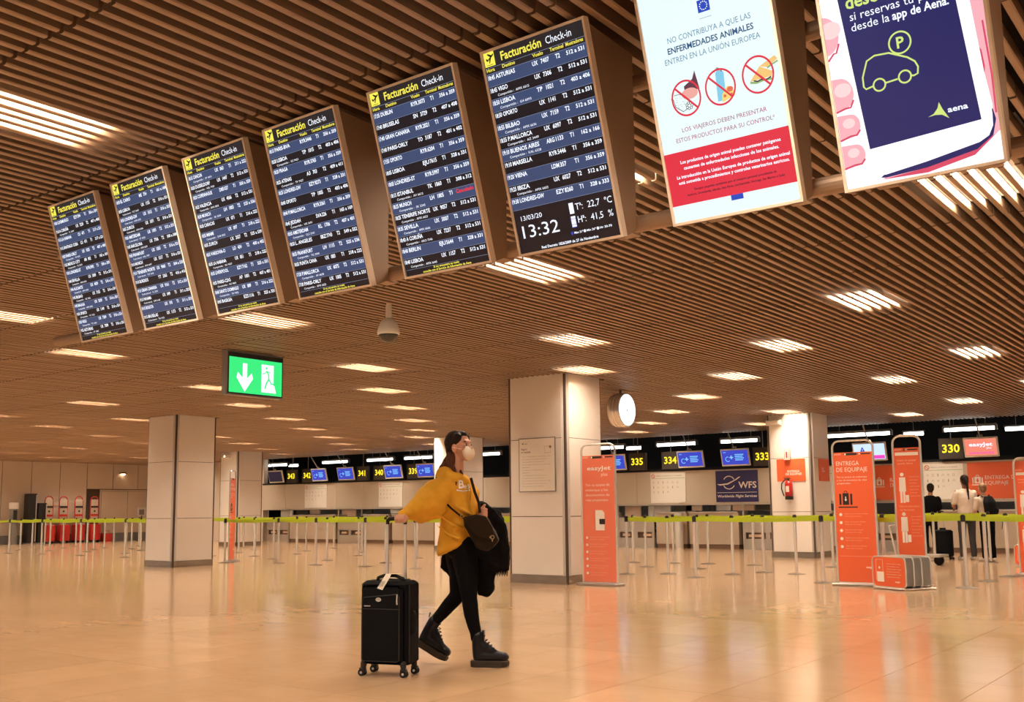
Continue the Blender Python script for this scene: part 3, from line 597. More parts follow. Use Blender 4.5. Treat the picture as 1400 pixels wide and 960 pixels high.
MB().box(-.04,.04,-.088,-.084,.17,.30).build('instruction_label',M['paper'],t)
MB().box(-.03,.03,.07,.13,.2,.36).build('bracket',M['plastic'],t)
t=thing('emergency_light','small white emergency light box at the top of the extinguisher column','lamp',(-9.30,22.10,3.03))
MB().bbox(-.20,.16,-.06,.05,-.06,.06,.012).build('housing',M['white'],t); MB().box(-.16,.12,-.075,-.06,-.03,.03).build('diffuser',M['paper'],t)
t=thing('emergency_light','small lit emergency light at the top of the distant left column','lamp',(-29.2,22.10,3.05))
MB().bbox(-.18,.18,-.06,.05,-.05,.05,.012).build('housing',M['white'],t); MB().disc(0,0,.03,0,m=Matrix.Translation((0,-.062,0))@Matrix.Rotation(R(90),4,'X')).build('led',M['e_spot'],t)
t=thing('wall_light','small glowing round wall light above the double doors on the left','lamp',(-39.36,24.55,2.80))
MB().lathe([(0,0),(.16,0),(.17,.03),(.06,.07),(0,.07)],n=20).build('shade',M['brownk'],t); MB().ell((0.02,0,-.01),(.09,.09,.05)).build('bulb',M['e_spot'],t)

# ------------------------------------------------------------------ banner stands
def banner(x,y,w_,h_,label,kind,rz=0,m='orange'):
    t=thing('banner_stand',label,'banner',(x,y,0),(R(90),0,R(rz)))
    r=.10; pts=[(0,.03,0)]+[(0,h_-r,0)]+[(r-r*math.cos(a),h_-r+r*math.sin(a),0) for a in (.4,.8,1.2)]+[(r,h_,0),(w_-r,h_,0)]+[(w_-r+r*math.sin(a),h_-r+r*math.cos(a),0) for a in (.4,.8,1.2)]+[(w_,h_-r,0),(w_,.03,0)]
    MB().tube(pts,.016,n=8).build('frame',M['chrome'],t)
    MB().bbox(-.05,w_+.05,0,.035,-.14,.14,.01).build('base',M['steel'],t)
    MB().box(.014,w_-.014,.05,h_-.17,-.008,.008).build('print_panel',M[m],t)
    top=h_-.17; z=.0095; W,K,P=MB(),MB(),MB()
    K.poly([(.16,top-.025),(.18,top-.010),(w_-.24,top-.010),(w_-.22,top-.025),(w_-.24,top-.045),(.18,top-.045)][::-1],z).rect(w_-.17,top-.036,w_-.035,top-.018,z)
    W.disc(.19,top-.028,.014,.011).disc(w_-.19,top-.028,.012,.011)
    for k in range(4): W.stroke([(.03+.025*k,top-.036),(.045+.025*k,top-.018)],.006,z)
    if kind=='jet':
        W.text('easyJet',w_*.52,top-.22,.060,z,width=.42,align='C',bold=1); W.text('plus',w_-.13,top-.31,.050,z,align='R')
        for k,s in enumerate(('Ten tu tarjeta de','embarque y los','documentos de','viaje preparados')): W.text(s,.07,top-.46-.075*k,.036,z,width=.43-.03*(k%2),bold=0)
        W.poly([(.24,top-1.12),(.40,top-1.12),(.40,top-.86),(.36,top-.82),(.24,top-.82)],z); K.rect(.31,top-1.03,.41,top-.95,.011)
        for k in range(6):
            W.disc(.085,top-1.23-.105*k,.020,z)
            P.text('Ten preparado tu documento',.13,top-1.225-.105*k,.014,z,width=.36-.03*(k%3)); P.text('en la cola y espera',.13,top-1.26-.105*k,.014,z,width=.26)
    elif kind=='drop':
        W.text('ENTREGA',.045,top-.19,.060,z,width=.34); W.text('DE EQUIPAJE',.045,top-.28,.060,z,width=.46)
        for k,s in enumerate(('Ten tu tarjeta de embarque','y tus documentos de viaje','preparados')): W.text(s,.05,top-.37-.045*k,.024,z,width=(.44,.44,.20)[k])
        K.rect(.075,top-.76,.105,top-.60,z).rect(.235,top-.76,.265,top-.60,z).rect(.125,top-.76,.215,top-.59,z).ring(.17,top-.585,.018,.028,z,n=12,a0=0,a1=math.pi).rect(.06,top-.80,.34,top-.785,z)
        for k in range(11): K.rect(.07+.025*k,top-.81,.075+.025*k,top-.80,z)
        W.rect(.163,top-.68,.177,top-.64,.011).poly([(.15,top-.68),(.19,top-.68),(.17,top-.71)][::-1],.011)
        for k in range(5):
            W.disc(.085,top-.90-.115*k,.022,z)
            P.text('Espera en la zona indicada',.14,top-.895-.115*k,.015,z,width=.34-.04*(k%3)); P.text('hasta que te avisen',.14,top-.93-.115*k,.015,z,width=.24)
        P.text('Gracias por facturar con nosotros en este mostrador',.05,top-1.50,.015,z,width=.46); W.text('easyJet',w_-.05,top-1.66,.03,z,align='R',bold=1)
    else:
        W.rect(.03,top-.11,w_-.03,top-.065,z)
        P.text('Cuanto de equipaje',.05,top-.19,.026,z,width=.27); P.text('puedo llevar',.06,top-.235,.026,z,width=.22)
        for yy in (top-.62,top-1.18):
            W.disc(.11,yy+.24,.026,z).poly([(.065,yy-.0),(.16,yy-.0),(.155,yy+.20),(.07,yy+.20)],z).rect(.075,yy-.16,.105,yy+.01,z).rect(.115,yy-.16,.145,yy+.01,z).rect(.15,yy-.15,.195,yy-.05,z)
            for k in range(7): P.text('Una pieza de mano permitida',.21,yy+.20-.045*k,.015,z,width=(w_-.24)-.02*(k%3))
        P.text('Todos los demas bultos',.05,top-.84,.024,z,width=.28); P.text('se facturan',.06,top-.89,.024,z,width=.20)
    W.build('white_lettering',M['wprint'],t); K.build('black_marks',M['ink'],t)
    if P.v: P.build('pale_lettering',M['paleprint'],t)
    return t
banner(-8.64,13.10,.60,2.10,'coral banner stand in a rounded steel frame beside the cream column','jet',0,'orange2')
banner(-5.38,14.85,.59,2.08,'tall orange banner stand with a black suitcase pictogram','drop',0)
banner(-4.56,15.02,.38,2.12,'narrow orange banner stand with two white standing figures','bag',0)
banner(-3.62,18.2,.50,1.88,'orange banner stand cut by the right edge of the photograph','bag',0)
banner(-19.58,14.95,.58,2.10,'orange banner stand seen nearly edge-on behind the left column','drop',130)

# bag sizers
def sizer(x,y,rz,label,s=1.0):
    t=thing('bag_sizer',label,'bag sizer',(x,y,0),(0,0,R(rz)),scale=s)
    def rr(y0,y1,z0,z1,x,r=.07):
        P=[]
        for cy,cz,a0 in ((y1-r,z0+r,-90),(y1-r,z1-r,0),(y0+r,z1-r,90),(y0+r,z0+r,180)):
            for k in range(4): a=R(a0+30*k); P.append((cy+r*math.cos(a),cz+r*math.sin(a)))
        return P
    P=rr(0,.62,.03,.44,0)
    n=len(P)
    MB().add([(a,-.004,b) for a,b in P]+[(a,.012,b) for a,b in P],[tuple(range(n)),tuple(range(2*n-1,n-1,-1))]+[(i,n+i,n+(i+1)%n,(i+1)%n) for i in range(n)]).build('print_panel',M['orange'],t)
    for yy in (0,.14,.28,.44): MB().tube([(a,yy,b) for a,b in P]+[(P[0][0],yy,P[0][1])],.012,n=6).build('frame_hoop',M['chrome'],t)
    MB().box(.06,.60,.02,.44,.06,.43).build('basket',M['grey'],t)
    MB().tube([(.02,-.02,.02),(.62,-.02,.02),(.62,.50,.02),(.02,.50,.02),(.02,-.02,.02)],.014,n=6).build('base_frame',M['chrome'],t)
    m=Matrix.Rotation(R(90),4,'X'); W=MB(); z=.006
    W.stroke([(.07,.12),(.07,.40),(.20,.40),(.20,.12)],.006,z,m=m,closed=True).rect(.085,.10,.215,.235,z,m=m).disc(.135,.29,.018,z,m=m)
    for k in range(6): W.text('Tamaño permitido en cabina',.27,.34-.035*k,.012,z,width=.27-.03*(k%2),m=m)
    W.text('easyJet',.42,.10,.022,z,bold=1,m=m); W.build('white_lettering',M['wprint'],t)
sizer(-4.76,14.50,-30,'low orange and grey bag sizer standing by the banner feet',1.0)
sizer(-4.2,20.7,-20,'low bag sizer at the right edge beyond the barrier posts',.9)

# ------------------------------------------------------------------ barrier posts with lime belts
post0=[None]
def post(x,y,label,group):
    if post0[0] is None:
        t=thing('barrier_post',label,'post',(x,y,0),group=group)
        MB().lathe([(0,0),(.145,0),(.145,.005),(.11,.010),(.03,.022),(0,.022)],n=24).build('base',M['postbase'],t)
        MB().cyl((0,0,.03),(0,0,.93),.026,n=16).build('pole',M['chrome'],t,smooth=False)
        MB().cyl((0,0,.90),(0,0,.985),.034,n=16).cyl((0,0,.985),(0,0,1.0),.028,.02,n=16).build('belt_head',M['plastic'],t)
        post0[0]=t; return t
    t=copy_tree(PB); t.location=(x,y,0); t['label']=label; t['group']=group; return t
PB=None
groups={}
def queue(pts,label,group,belts=True,gap=3.6,closed=False):
    global PB
    prev=None
    ORD='first second third fourth fifth sixth seventh eighth ninth tenth eleventh twelfth'.split()
    for i_,(x,y) in enumerate(pts):
        lb=label+', '+ORD[i_]+' from its left'
        if PB is None: t=post(x,y,lb,group); PB=t
        else: t=post(x,y,lb,group)
        if prev is not None and belts:
            d=math.hypot(x-prev[1],y-prev[2])
            if d<gap:
                a=math.atan2(y-prev[2],x-prev[1]); n=6; mb=MB(); vs=[];fs=[]
                for i in range(n+1):
                    s=i/n; q=.035+(d-.07)*s; sag=-.018*math.sin(math.pi*s)
                    for dy in (-.0015,.0015):
                        vs+=[(q*math.cos(a)-dy*math.sin(a),q*math.sin(a)+dy*math.cos(a),.915+sag),(q*math.cos(a)-dy*math.sin(a),q*math.sin(a)+dy*math.cos(a),.978+sag)]
                for i in range(n):
                    b=4*i; fs+=[(b,b+4,b+5,b+1),(b+2,b+3,b+7,b+6),(b+1,b+5,b+7,b+3),(b,b+2,b+6,b+4)]
                pend.append((mb.add(vs,fs),prev[0]))
        prev=(t,x,y)
pend=[]
G1='posts of the front barrier line'
queue([(-36.6,15.3),(-34.4,15.3),(-32.3,15.3),(-30.35,15.3),(-28.6,15.35),(-26.6,15.38),(-24.4,15.35),(-22.4,15.2)],'steel barrier post, front line left of the lone column','posts of the front line on the left')
queue([(-19.45,14.75),(-18.2,15.25),(-16.8,15.1),(-15.31,15.1),(-13.83,15.0),(-12.6,15.05),(-11.3,15.1)],'steel barrier post, front line behind the suitcase','posts of the front line in the middle')
queue([(-9.34,15.55),(-7.9,15.3),(-5.71,15.15),(-3.70,15.15),(-1.7,15.15)],'near steel barrier post, front line on the right','posts of the front line on the right')
queue([(-32.8,16.9),(-31.16,17.0),(-29.03,17.0),(-26.73,16.85),(-24.6,16.9),(-23.0,17.0),(-21.6,17.3),(-19.87,16.5),(-17.98,16.5),(-16.0,16.4),(-14.2,16.5)],'steel barrier post in the second line of the left queue','posts of the second line on the left')
queue([(-8.76,15.95),(-7.71,16.3),(-6.83,16.9),(-5.30,16.7),(-3.76,16.6),(-2.0,16.6)],'steel barrier post in the second line on the right','posts of the second line on the right')
queue([(-35.1,18.5),(-33.07,18.5),(-30.52,18.1),(-28.4,18.4),(-26.3,18.5),(-23.9,18.6),(-21.5,18.65),(-19.2,18.7),(-16.9,18.4),(-14.6,18.6),(-12.9,18.6)],'steel barrier post in the third line of the left queue','posts of the third line on the left')
queue([(-11.2,18.9),(-10.15,17.6),(-8.98,17.5),(-7.48,17.05),(-5.7,18.0),(-3.71,17.8),(-1.9,18.0)],'steel barrier post in the third line on the right','posts of the third line on the right')
queue([(-36.3,19.6),(-34.2,19.6),(-31.9,19.3),(-29.99,19.1),(-27.5,20.2),(-25.3,20.3),(-23.0,20.3),(-20.6,20.2),(-17.81,20.3),(-15.2,20.3)],'steel barrier post in the fourth line of the left queue','posts of the fourth line on the left')
queue([(-10.33,19.05),(-9.57,19.1),(-8.56,19.05),(-7.0,19.1),(-5.61,19.05),(-3.6,19.1)],'steel barrier post in the fourth line on the right','posts of the fourth line on the right')
queue([(-34.26,21.1),(-32.22,20.8),(-30.2,21.2),(-27.26,21.4),(-25.5,22.1),(-23.78,22.1),(-21.6,22.2)],'steel barrier post, rearmost line before the far desks','posts of the rearmost line')
queue([(-7.6,21.0),(-5.95,22.0),(-4.9,22.0)],'steel barrier post close to the travellers','posts close to the travellers')
for mb,par in pend: mb.build('belt',M['lime'],par)

# ------------------------------------------------------------------ check-in counters
DYF=26.15
def desk(x0,x1,label,chairs=()):
    t=thing('checkin_desk',label,'desk',((x0+x1)/2,DYF,0)); a=(x1-x0)/2-.01
    MB().box(-a,a,0,.62,.12,.98).build('front_panel',M['desk'],t); MB().box(-a+.02,a-.02,.02,.6,0,.12).build('plinth',M['brownk'],t)
    MB().box(-a,a,-.04,.64,.98,1.02).build('worktop',M['steel'],t); return t
def scale(x0,x1,label,n=2):
    t=thing('baggage_scale',label,'baggage conveyor',((x0+x1)/2,DYF,0)); a=(x1-x0)/2-.01
    MB().box(-a,a,.0,.05,0,.28).box(-a,a,.0,.05,.45,.86).box(-a,-a+.08,0,.05,.28,.45).box(a-.08,a,0,.05,.28,.45).box(-.06,.06,0,.05,.28,.45).build('front_plate',M['steel'],t)
    MB().box(-a,a,.05,.6,.0,.25).box(-a,a,.05,.6,.86,.88).build('casing',M['grey'],t)
    MB().box(-a+.1,a-.1,.10,.16,.26,.46).build('recess',M['brownk'],t)
    MB().box(-a+.14,-.22,.06,.10,.33,.40).box(.22,a-.14,.06,.10,.33,.40).build('display_unit',M['peach'],t)
    for s in (-a+.03,a-.03): MB().box(s-.02,s+.02,-.01,.03,0,1.2).build('post',M['steel'],t)
    return t
scale(-31.9,-30.6,'grey steel baggage scale bay under desk sign 343'); desk(-30.58,-28.03,'beige desk front right of the leftmost baggage scale')
scale(-27.95,-26.66,'grey steel baggage scale bay under desk signs 342 and 341'); desk(-26.62,-25.35,'beige desk front under the left part of sign 340')
desk(-25.2,-22.7,'beige desk front just left of the walking woman'); scale(-22.6,-21.2,'baggage scale bay hidden behind the walking woman'); desk(-21.1,-16.2,'beige desk front behind the cream column')
scale(-16.03,-14.77,'steel baggage scale bay under desk sign 335'); desk(-14.72,-13.72,'beige desk front with a chrome pillar under sign 334'); desk(-13.67,-12.15,'beige desk front under the navy flight services sign')
scale(-12.05,-10.6,'steel baggage scale bay left of the extinguisher column'); desk(-10.5,-8.6,'desk front behind the extinguisher column'); scale(-8.5,-7.3,'baggage scale bay behind the narrow orange banner'); desk(-7.2,-5.9,'desk front where the travellers wait'); desk(-5.8,-4.1,'desk front at the right edge behind the backpack')
MB().cyl((0,0,0),(0,0,1.0),.12,n=20).build('x',M['chrome']); o=C.objects['x']; o.name='chrome_pillar'; o.location=(-13.85,25.9,0); tag(o,'shiny round steel pillar before the desk under sign 334','pillar')
pt=thing('staff_partition','low grey metal partition behind the check-in desks','partition',(-16,28.4,0)); MB().box(-16.5,14,0,.06,0,1.75).build('panel',M['grey'],pt); MB().box(-16.5,14,-.02,.08,1.75,1.79).build('rail',M['steel'],pt)
# items standing on or behind the desks
items=[(-31.2,-30.5,.92,1.2,'paper','white information sheet above the leftmost scale','notice'),(-30.3,-29.6,.98,1.19,'olive','dark monitor back on the leftmost beige desk','monitor'),(-29.5,-28.95,.98,1.19,'peach','peach coloured panel on the leftmost beige desk','panel'),
(-27.75,-27.0,.92,1.19,'peach','peach coloured panel under sign 342','panel'),(-26.95,-26.15,.98,1.2,'olive','dark rounded seat back between the far desks','seat'),(-25.25,-24.75,.98,1.19,'paper','white sheet beside the blue panel','notice'),(-24.7,-23.75,.98,1.2,'bluep','blue panel behind the far desk','panel'),(-23.5,-22.8,.98,1.2,'olive','dark monitor back behind the handle of the suitcase','monitor'),
(-15.75,-15.2,.80,1.19,'peach','orange lit panel in the scale bay under sign 335','panel'),(-14.95,-14.2,.72,1.2,'paper','cream bag drop machine right of the dark chair','machine'),(-14.1,-13.5,.98,1.2,'olive','dark monitor back on the desk under sign 334','monitor'),(-13.7,-13.2,.98,1.19,'peach','peach panel beside the chrome pillar','panel'),
(-12.75,-12.3,.98,1.2,'paper','white monitor left of the flight services desk','monitor'),(-12.95,-12.8,.98,1.2,'plastic','thin dark screen edge under the navy sign','monitor'),(-12.25,-11.6,.98,1.2,'peach','peach panel under the navy sign','panel'),(-11.55,-10.7,.98,1.2,'olive','dark brown panel under the navy sign','panel')]
for (a,b,z0,z1,m,lb,ct) in items:
    dx=-.6 if a<-20 else -.35; a+=dx; b+=dx; z0=1.02 if z0==.98 else z0
    t=thing(ct if ct!='notice' else 'standing_notice',lb,ct,((a+b)/2,26.75,z0)); h=(b-a)/2
    MB().bbox(-h,h,-.02,.04,.02,z1-z0+.12,.01).build('body',M[m],t); MB().box(-h*.4,h*.4,-.08,.08,0,.02).build('foot',M['grey'],t); MB().box(-.03,.03,0.0,.03,.015,.05).build('neck',M['grey'],t)
t=thing('office_chair','black curved chair back in the scale bay under sign 335','chair',(-15.25,27.5,0))
MB().loft([(0,0,.55,.26,.05,0),(0,0,.8,.30,.06,0),(0,.03,1.05,.28,.05,0),(0,.05,1.22,.16,.03,0)]).build('backrest',M['plastic'],t,smooth=True); MB().bbox(-.26,.26,-.5,0,.42,.52,.03).build('seat',M['plastic'],t); MB().cyl((0,-.25,.06),(0,-.25,.42),.03).build('column',M['steel'],t)
for k in range(5): a=k*1.2566; MB().cap((0,-.25,.06),(.28*math.cos(a),-.25+.28*math.sin(a),.035),.02,.016).build('leg',M['steel'],t)

# header posters
def poster(x0,x1,label,kind,z0=1.28,z1=2.15):
    t=facing('wall_poster' if kind!='wfs' else 'airline_sign',label,'poster' if kind!='wfs' else 'sign',x0,26.505,z0); w_=x1-x0; h=z1-z0; z=.008
    bg={'icons':'paper','wfs':'navy','orange':'orange','drop':'orange'}[kind]
    MB().box(0,w_,0,h,-.012,.006).build('board',M[bg],t)
    W,K,G,Rd=MB(),MB(),MB(),MB()
    if kind=='icons':
        Rd.ring(.09,h-.09,.045,.06,z,n=20).stroke([(.05,h-.05),(.13,h-.13)],.012,z); G.rect(w_*.35,h-.165,w_-.02,h-.155,z); K.text('Objetos prohibidos en el equipaje',.18,h-.10,.030,z,width=w_-.30); K.rect(.02,h-.165,w_*.35,h-.158,z)
        random.seed(3)
        for r_ in range(3):
            for c_ in range(6):
                if r_==2 and c_>3: continue
                cx=.10+c_*(w_-.2)/6; cy=h-.28-r_*.14; q=(r_*6+c_)%4
                if q==0: K.ring(cx,cy,.018,.024,z,n=10)
                elif q==1: K.stroke([(cx-.02,cy-.03),(cx+.02,cy-.03),(cx+.015,cy+.03),(cx-.015,cy+.03)],.007,z,closed=True)
                elif q==2: K.rect(cx-.01,cy-.03,cx+.01,cy+.02,z).disc(cx,cy+.03,.010,z,n=8)
                else: K.stroke([(cx-.03,cy-.02),(cx,cy+.03),(cx+.03,cy-.02)],.008,z)
    elif kind=='wfs':
        for a0,a1 in ((.5,2.6),(3.6,5.8)): W.ring(w_*.32,h*.62,.165,.19,z,n=20,a0=a0,a1=a1)
        W.poly([(w_*.03,h*.58),(w_*.10,h*.53),(w_*.30,h*.56),(w_*.52,h*.72),(w_*.60,h*.80),(w_*.56,h*.80),(w_*.45,h*.70),(w_*.28,h*.60),(w_*.12,h*.575)],z)
        W.text('WFS',w_*.55,h*.44,.17,z,width=w_*.42,bold=1); W.rect(.04,h*.295,w_-.04,h*.31,z); W.text('Worldwide Flight Services',.04,h*.15,.068,z,width=w_-.08,bold=1,shear=.15)
    else:
        s0=('BAG','DROP') if kind=='drop' else ('ENTREGA DE','EQUIPAJE'); x0_=.38 if kind!='drop' else .44
        ix=.10 if kind!='drop' else .06
        W.rect(ix,h*.42,ix+.03,h*.58,z).rect(ix+.21,h*.42,ix+.24,h*.58,z).rect(ix+.05,h*.42,ix+.19,h*.60,z).ring(ix+.12,h*.61,.025,.04,z,n=10,a0=0,a1=math.pi).rect(ix-.01,h*.37,ix+.25,h*.39,z)
        K.rect(ix+.105,h*.50,ix+.135,h*.56,.010).poly([(ix+.08,h*.51),(ix+.12,h*.44),(ix+.16,h*.51)],.010)
        W.text(s0[0],x0_,h*.53,.085,z,sx=1.0); W.text(s0[1],x0_,h*.38,.085,z,sx=1.0)
    for mb,m,n in ((W,'wprint','white_lettering'),(K,'greyink' if kind=='icons' else 'orange','dark_marks'),(G,'greenprint','green_rule'),(Rd,'redprint','red_symbol')):
        if mb.v: mb.build(n,M[m],t)
poster(-30.14,-28.92,'pale poster of small icons on the far left of the header panels','icons')
poster(-26.2,-25.04,'pale poster of small icons above the steel luggage handle','icons')
poster(-15.06,-13.92,'pale poster of small icons left of the navy sign','icons')
poster(-12.97,-11.71,'navy sign with a white globe and flight services lettering','wfs')
poster(-8.6,-7.45,'orange wall poster partly hidden by the narrow banner','drop')
poster(-7.33,-6.40,'large pale poster of icons left of the traveller in white','icons')
poster(-6.30,-4.75,'orange wall poster with a white suitcase right of the travellers','orange')
for (a,b) in ((-10.3,-9.2),): poster(a,b,'icon poster hidden behind the extinguisher column','icons')

# tubes over the counters
TL_=['above sign 330','above the pale hanging monitor','left of the extinguisher column','above sign 334','behind the upper edge of the coral stand','hidden behind the clock column','right of the head of the woman','above sign 339','above sign 340','above sign 342','','the farthest left','cut by the right edge','beyond the right edge']
for i,(a,b) in enumerate(((-6.92,-5.69),(-9.9,-8.2),(-13.02,-11.85),(-15.1,-13.77),(-17.5,-16.2),(-19.9,-18.6),(-22.3,-21.0),(-25.41,-24.01),(-27.3,-25.92),(-29.72,-28.27),(-31.33,-29.89-.15),(-32.9,-31.7),(-4.9,-3.7),(-2.6,-1.4))):
    if i==10: continue
    t=thing('tube_lamp','long white tube lamp over the desks, %s'%TL_[i],'lamp',((a+b)/2,27.0,3.0),group='long tube lamps over the desks'); h=(b-a)/2
    MB().cyl((-h+.03,0,0),(h-.03,0,0),.045,n=12).build('tube',M['tube'],t); MB().box(-h,h,-.04,.04,.05,.11).build('fitting',M['grey'],t); MB().box(-h-.02,-h+.03,-.05,.05,-.05,.08).box(h-.03,h+.02,-.05,.05,-.05,.08).build('end_cap',M['grey'],t)
    for s in (-h*.6,h*.6): MB().cyl((s,0,.1),(s,0,1.0),.008,n=6).build('hanger',M['grey'],t)
for x in (-31.4,-23.3,-17.9,-15.9,-10.9,-7.65,-5.25):
    t=thing('small_lamp','short white lamp further back in the black recess','lamp',(x*28.5/27,28.5,3.05),group='short lamps deep in the recess')
    MB().cyl((-.25,0,0),(.25,0,0),.05,n=10).build('tube',M['tube'],t); MB().box(-.28,.28,-.04,.04,.05,.09).build('fitting',M['grey'],t); MB().cyl((0,0,.08),(0,0,.95),.01,n=6).build('hanger',M['grey'],t)

def numsign(x0,num,lb):
    t=facing('desk_number_sign','dark number sign with yellow %s, %s'%(num,lb),'sign',x0,26.30,2.25)
    MB().box(0,.56,0,.50,-.10,.0).build('housing',M['housing'],t); MB().box(.01,.55,.01,.49,.0,.004).build('face',M['housing'],t)
    MB().text(num,.28,.155,.19,.006,width=.42,align='C',bold=1).build('digits',M['e_num'],t)
    MB().cyl((.28,.50,-.05),(.28,1.4,-.05),.012,n=6).build('hanger',M['grey'],t)
def mon(x0,x1,label,kind):
    w_=x1-x0; t=thing('desk_monitor',label,'monitor',(x0+w_/2,26.22,2.26),(R(90+14),0,0)); h=.48; a=w_/2
    MB().bbox(-a,a,0,h,-.06,.0,.012).build('case',M['white'],t)
    bl=MB().box(-a+.035,a-.035,.045,h-.035,0,.003); bl.build('screen',M[{'blue':'e_sblue','off':'e_navyoff','pale':'e_pale','easy':'e_easy'}[kind]],t)
    L,P=MB(),MB(); z=.005
    if kind=='blue':
        L.ring(-a*.52,.20,.055,.072,z,n=16,a0=1.2,a1=5.6); L.rect(-a*.40,.235,-a*.12,.26,z).rect(-a*.30,.20,-a*.22,.30,z)
        for k in range(4): L.rect(0.0,.31-.05*k,a*.62-.03*(k%2),.335-.05*k,z)
        L.text('aena',-a*.8,.38,.03,z,bold=1)
    if kind=='pale': L.text('A',-a*.55,.22,.14,z,bold=1); P.rect(-a+.05,.06,a-.05,.15,z)
    if kind=='easy': L.text('easyJet',0,.27,.085,z,width=w_*.68,align='C',bold=1); L.text('plus',.18,.20,.05,z,align='C'); P.text('speedy boarding',0,.09,.045,z,width=w_*.72,align='C',bold=1)
    if L.v: L.build('screen_lettering',M['e_sblue' if kind=='pale' else ('e_cyanletters' if kind=='blue' else 'e_white')],t)
    if P.v: P.build('screen_band',M['e_pinkrow'],t)
    MB().box(-.06,.06,h-.02,h+.06,-.05,-.01).build('bracket',M['grey'],t)
    MB().cyl((0,h*.97,.12-.15),(0,h+.50,.12+.10),.018,n=8).build('hanger',M['grey'],t)
numsign(-30.98,'343','the farthest left of all'); numsign(-30.08,'342','second from the far left'); numsign(-27.12,'341','right of its blue monitor'); numsign(-26.27,'340','left of its blue monitor, nearer the woman'); numsign(-24.62,'339','directly left of the walking woman')
numsign(-15.66,'335','just right of the clock column'); numsign(-14.56,'334','above the pale icon poster'); numsign(-11.74,'333','half hidden by the extinguisher column'); numsign(-6.88,'330','beside the coral monitor')
mon(-31.88,-31.05,'switched-off hanging monitor left of sign 343','off'); mon(-29.40,-28.6,'small blue hanging monitor, the farthest left of the lit ones','blue'); mon(-28.0,-27.15,'blue hanging monitor in the middle of the far left desks','blue'); mon(-25.60,-24.76,'blue hanging monitor, second left of the walking woman','blue'); mon(-24.06,-23.26,'blue hanging monitor beside sign 339, nearest the woman','blue')
mon(-16.5,-15.7,'blue hanging monitor partly hidden behind the coral banner stand','blue'); mon(-13.98,-13.16,'blue hanging monitor above the pale icon poster','blue'); mon(-12.62,-11.78,'blue hanging monitor above the navy airline sign','blue'); mon(-8.95,-8.10,'pale hanging monitor with a magenta band behind the banners','pale'); mon(-6.27,-5.50,'coral hanging monitor beside sign 330','easy')

# ------------------------------------------------------------------ things along the left wall
def cabinet(y,w_,h,label,m='plastic'):
    t=thing('display_pillar',label,'pillar',(-39.05,y,0)); MB().bbox(-.18,.18,-w_/2,w_/2,.05,h,.015).build('body',M[m],t); MB().box(-.2,.2,-w_/2-.02,w_/2+.02,0,.05).build('base',M['grey'],t); MB().box(.18,.19,w_/2-.05,w_/2-.01,.1,h-.05).build('edge_strip',M['steel'],t)
cabinet(20.45,.34,1.94,'tallest black narrow pillar at the left wall'); cabinet(20.86,.34,1.58,'shorter black pillar at the left wall beside the red trolleys')
t=thing('ticket_machine','slim pale machine with a white head at the far left','machine',(-39.0,19.78,0)); MB().box(-.12,.12,-.10,.10,0,1.35).build('body',M['grey'],t); MB().bbox(-.14,.14,-.13,.13,1.35,1.6,.02).build('head',M['white'],t); MB().box(.12,.13,-.07,.07,.95,1.3).build('screen',M['plastic'],t)
def hand_truck(y,label):
    t=thing('wheelchair_trolley',label,'trolley',(-38.95,y,0))
    MB().tube([(0,-.16,.75),(0,-.17,1.65),(0,-.13,1.78),(0,-.05,1.83),(0,.05,1.83),(0,.13,1.78),(0,.17,1.65),(0,.16,.75)],.02,n=6).build('red_frame',M['red'],t)
    MB().box(-.02,.02,-.15,.15,.90,1.72).build('panel',M['panel'],t); MB().box(.02,.035,-.15,.15,1.38,1.46).disc(0,0,.04,0,m=Matrix.Translation((.035,0,1.25))@Matrix.Rotation(R(90),4,'Y')).build('black_marks',M['ink'],t); MB().box(.02,.035,-.15,.15,1.05,1.13).build('red_band',M['red'],t)
    MB().bbox(-.16,.22,-.20,.20,.08,.72,.03).build('red_body',M['red'],t)
    for s in (-.16,.16): MB().cyl((.1,s-.03,.07),(.1,s+.03,.07),.07,n=14).build('wheel',M['rubber'],t)
for y,lb in ((21.14,'red trolley partly hidden by the shorter black pillar'),(21.74,'second red trolley from the black pillars'),(22.39,'third red trolley from the black pillars'),(23.06,'red trolley nearest the double doors')): hand_truck(y,lb)
t=thing('red_box','small red box on the floor right of the red trolleys','box',(-38.9,23.62,0)); MB().bbox(-.15,.15,-.18,.18,0,.33,.02).build('body',M['red'],t); MB().tube([(0,-.12,.33),(0,-.10,.44),(0,.10,.44),(0,.12,.33)],.012,n=6).build('handle',M['red'],t)
t=thing('sign_stand','small framed sign on a pole left of the lone column','sign',(-38.6,25.0,0)); MB().cyl((0,0,.02),(0,0,1.05),.022,n=8).build('pole',M['plastic'],t); MB().cyl((0,0,0),(0,0,.02),.16,n=16).build('base',M['plastic'],t); MB().box(-.01,.01,-.19,.19,1.02,1.38).build('frame',M['white'],t); MB().box(.01,.013,-.12,.12,1.08,1.30).build('sheet',M['greyink'],t)
t=thing('luggage_trolley','low steel luggage trolley behind the tall orange banner','trolley',(-5.9,20.6,0))
MB().box(-.3,.5,-.3,.3,.16,.20).build('platform',M['steel'],t); MB().tube([(-.3,-.28,.18),(-.42,-.28,.75),(-.42,.28,.75),(-.3,.28,.18)],.02,n=6).build('handle',M['chrome'],t)
for a,b in ((-.2,-.25),(-.2,.25),(.4,0)): MB().cyl((a,b-.03,.09),(a,b+.03,.09),.09,n=14).build('wheel',M['rubber'],t)

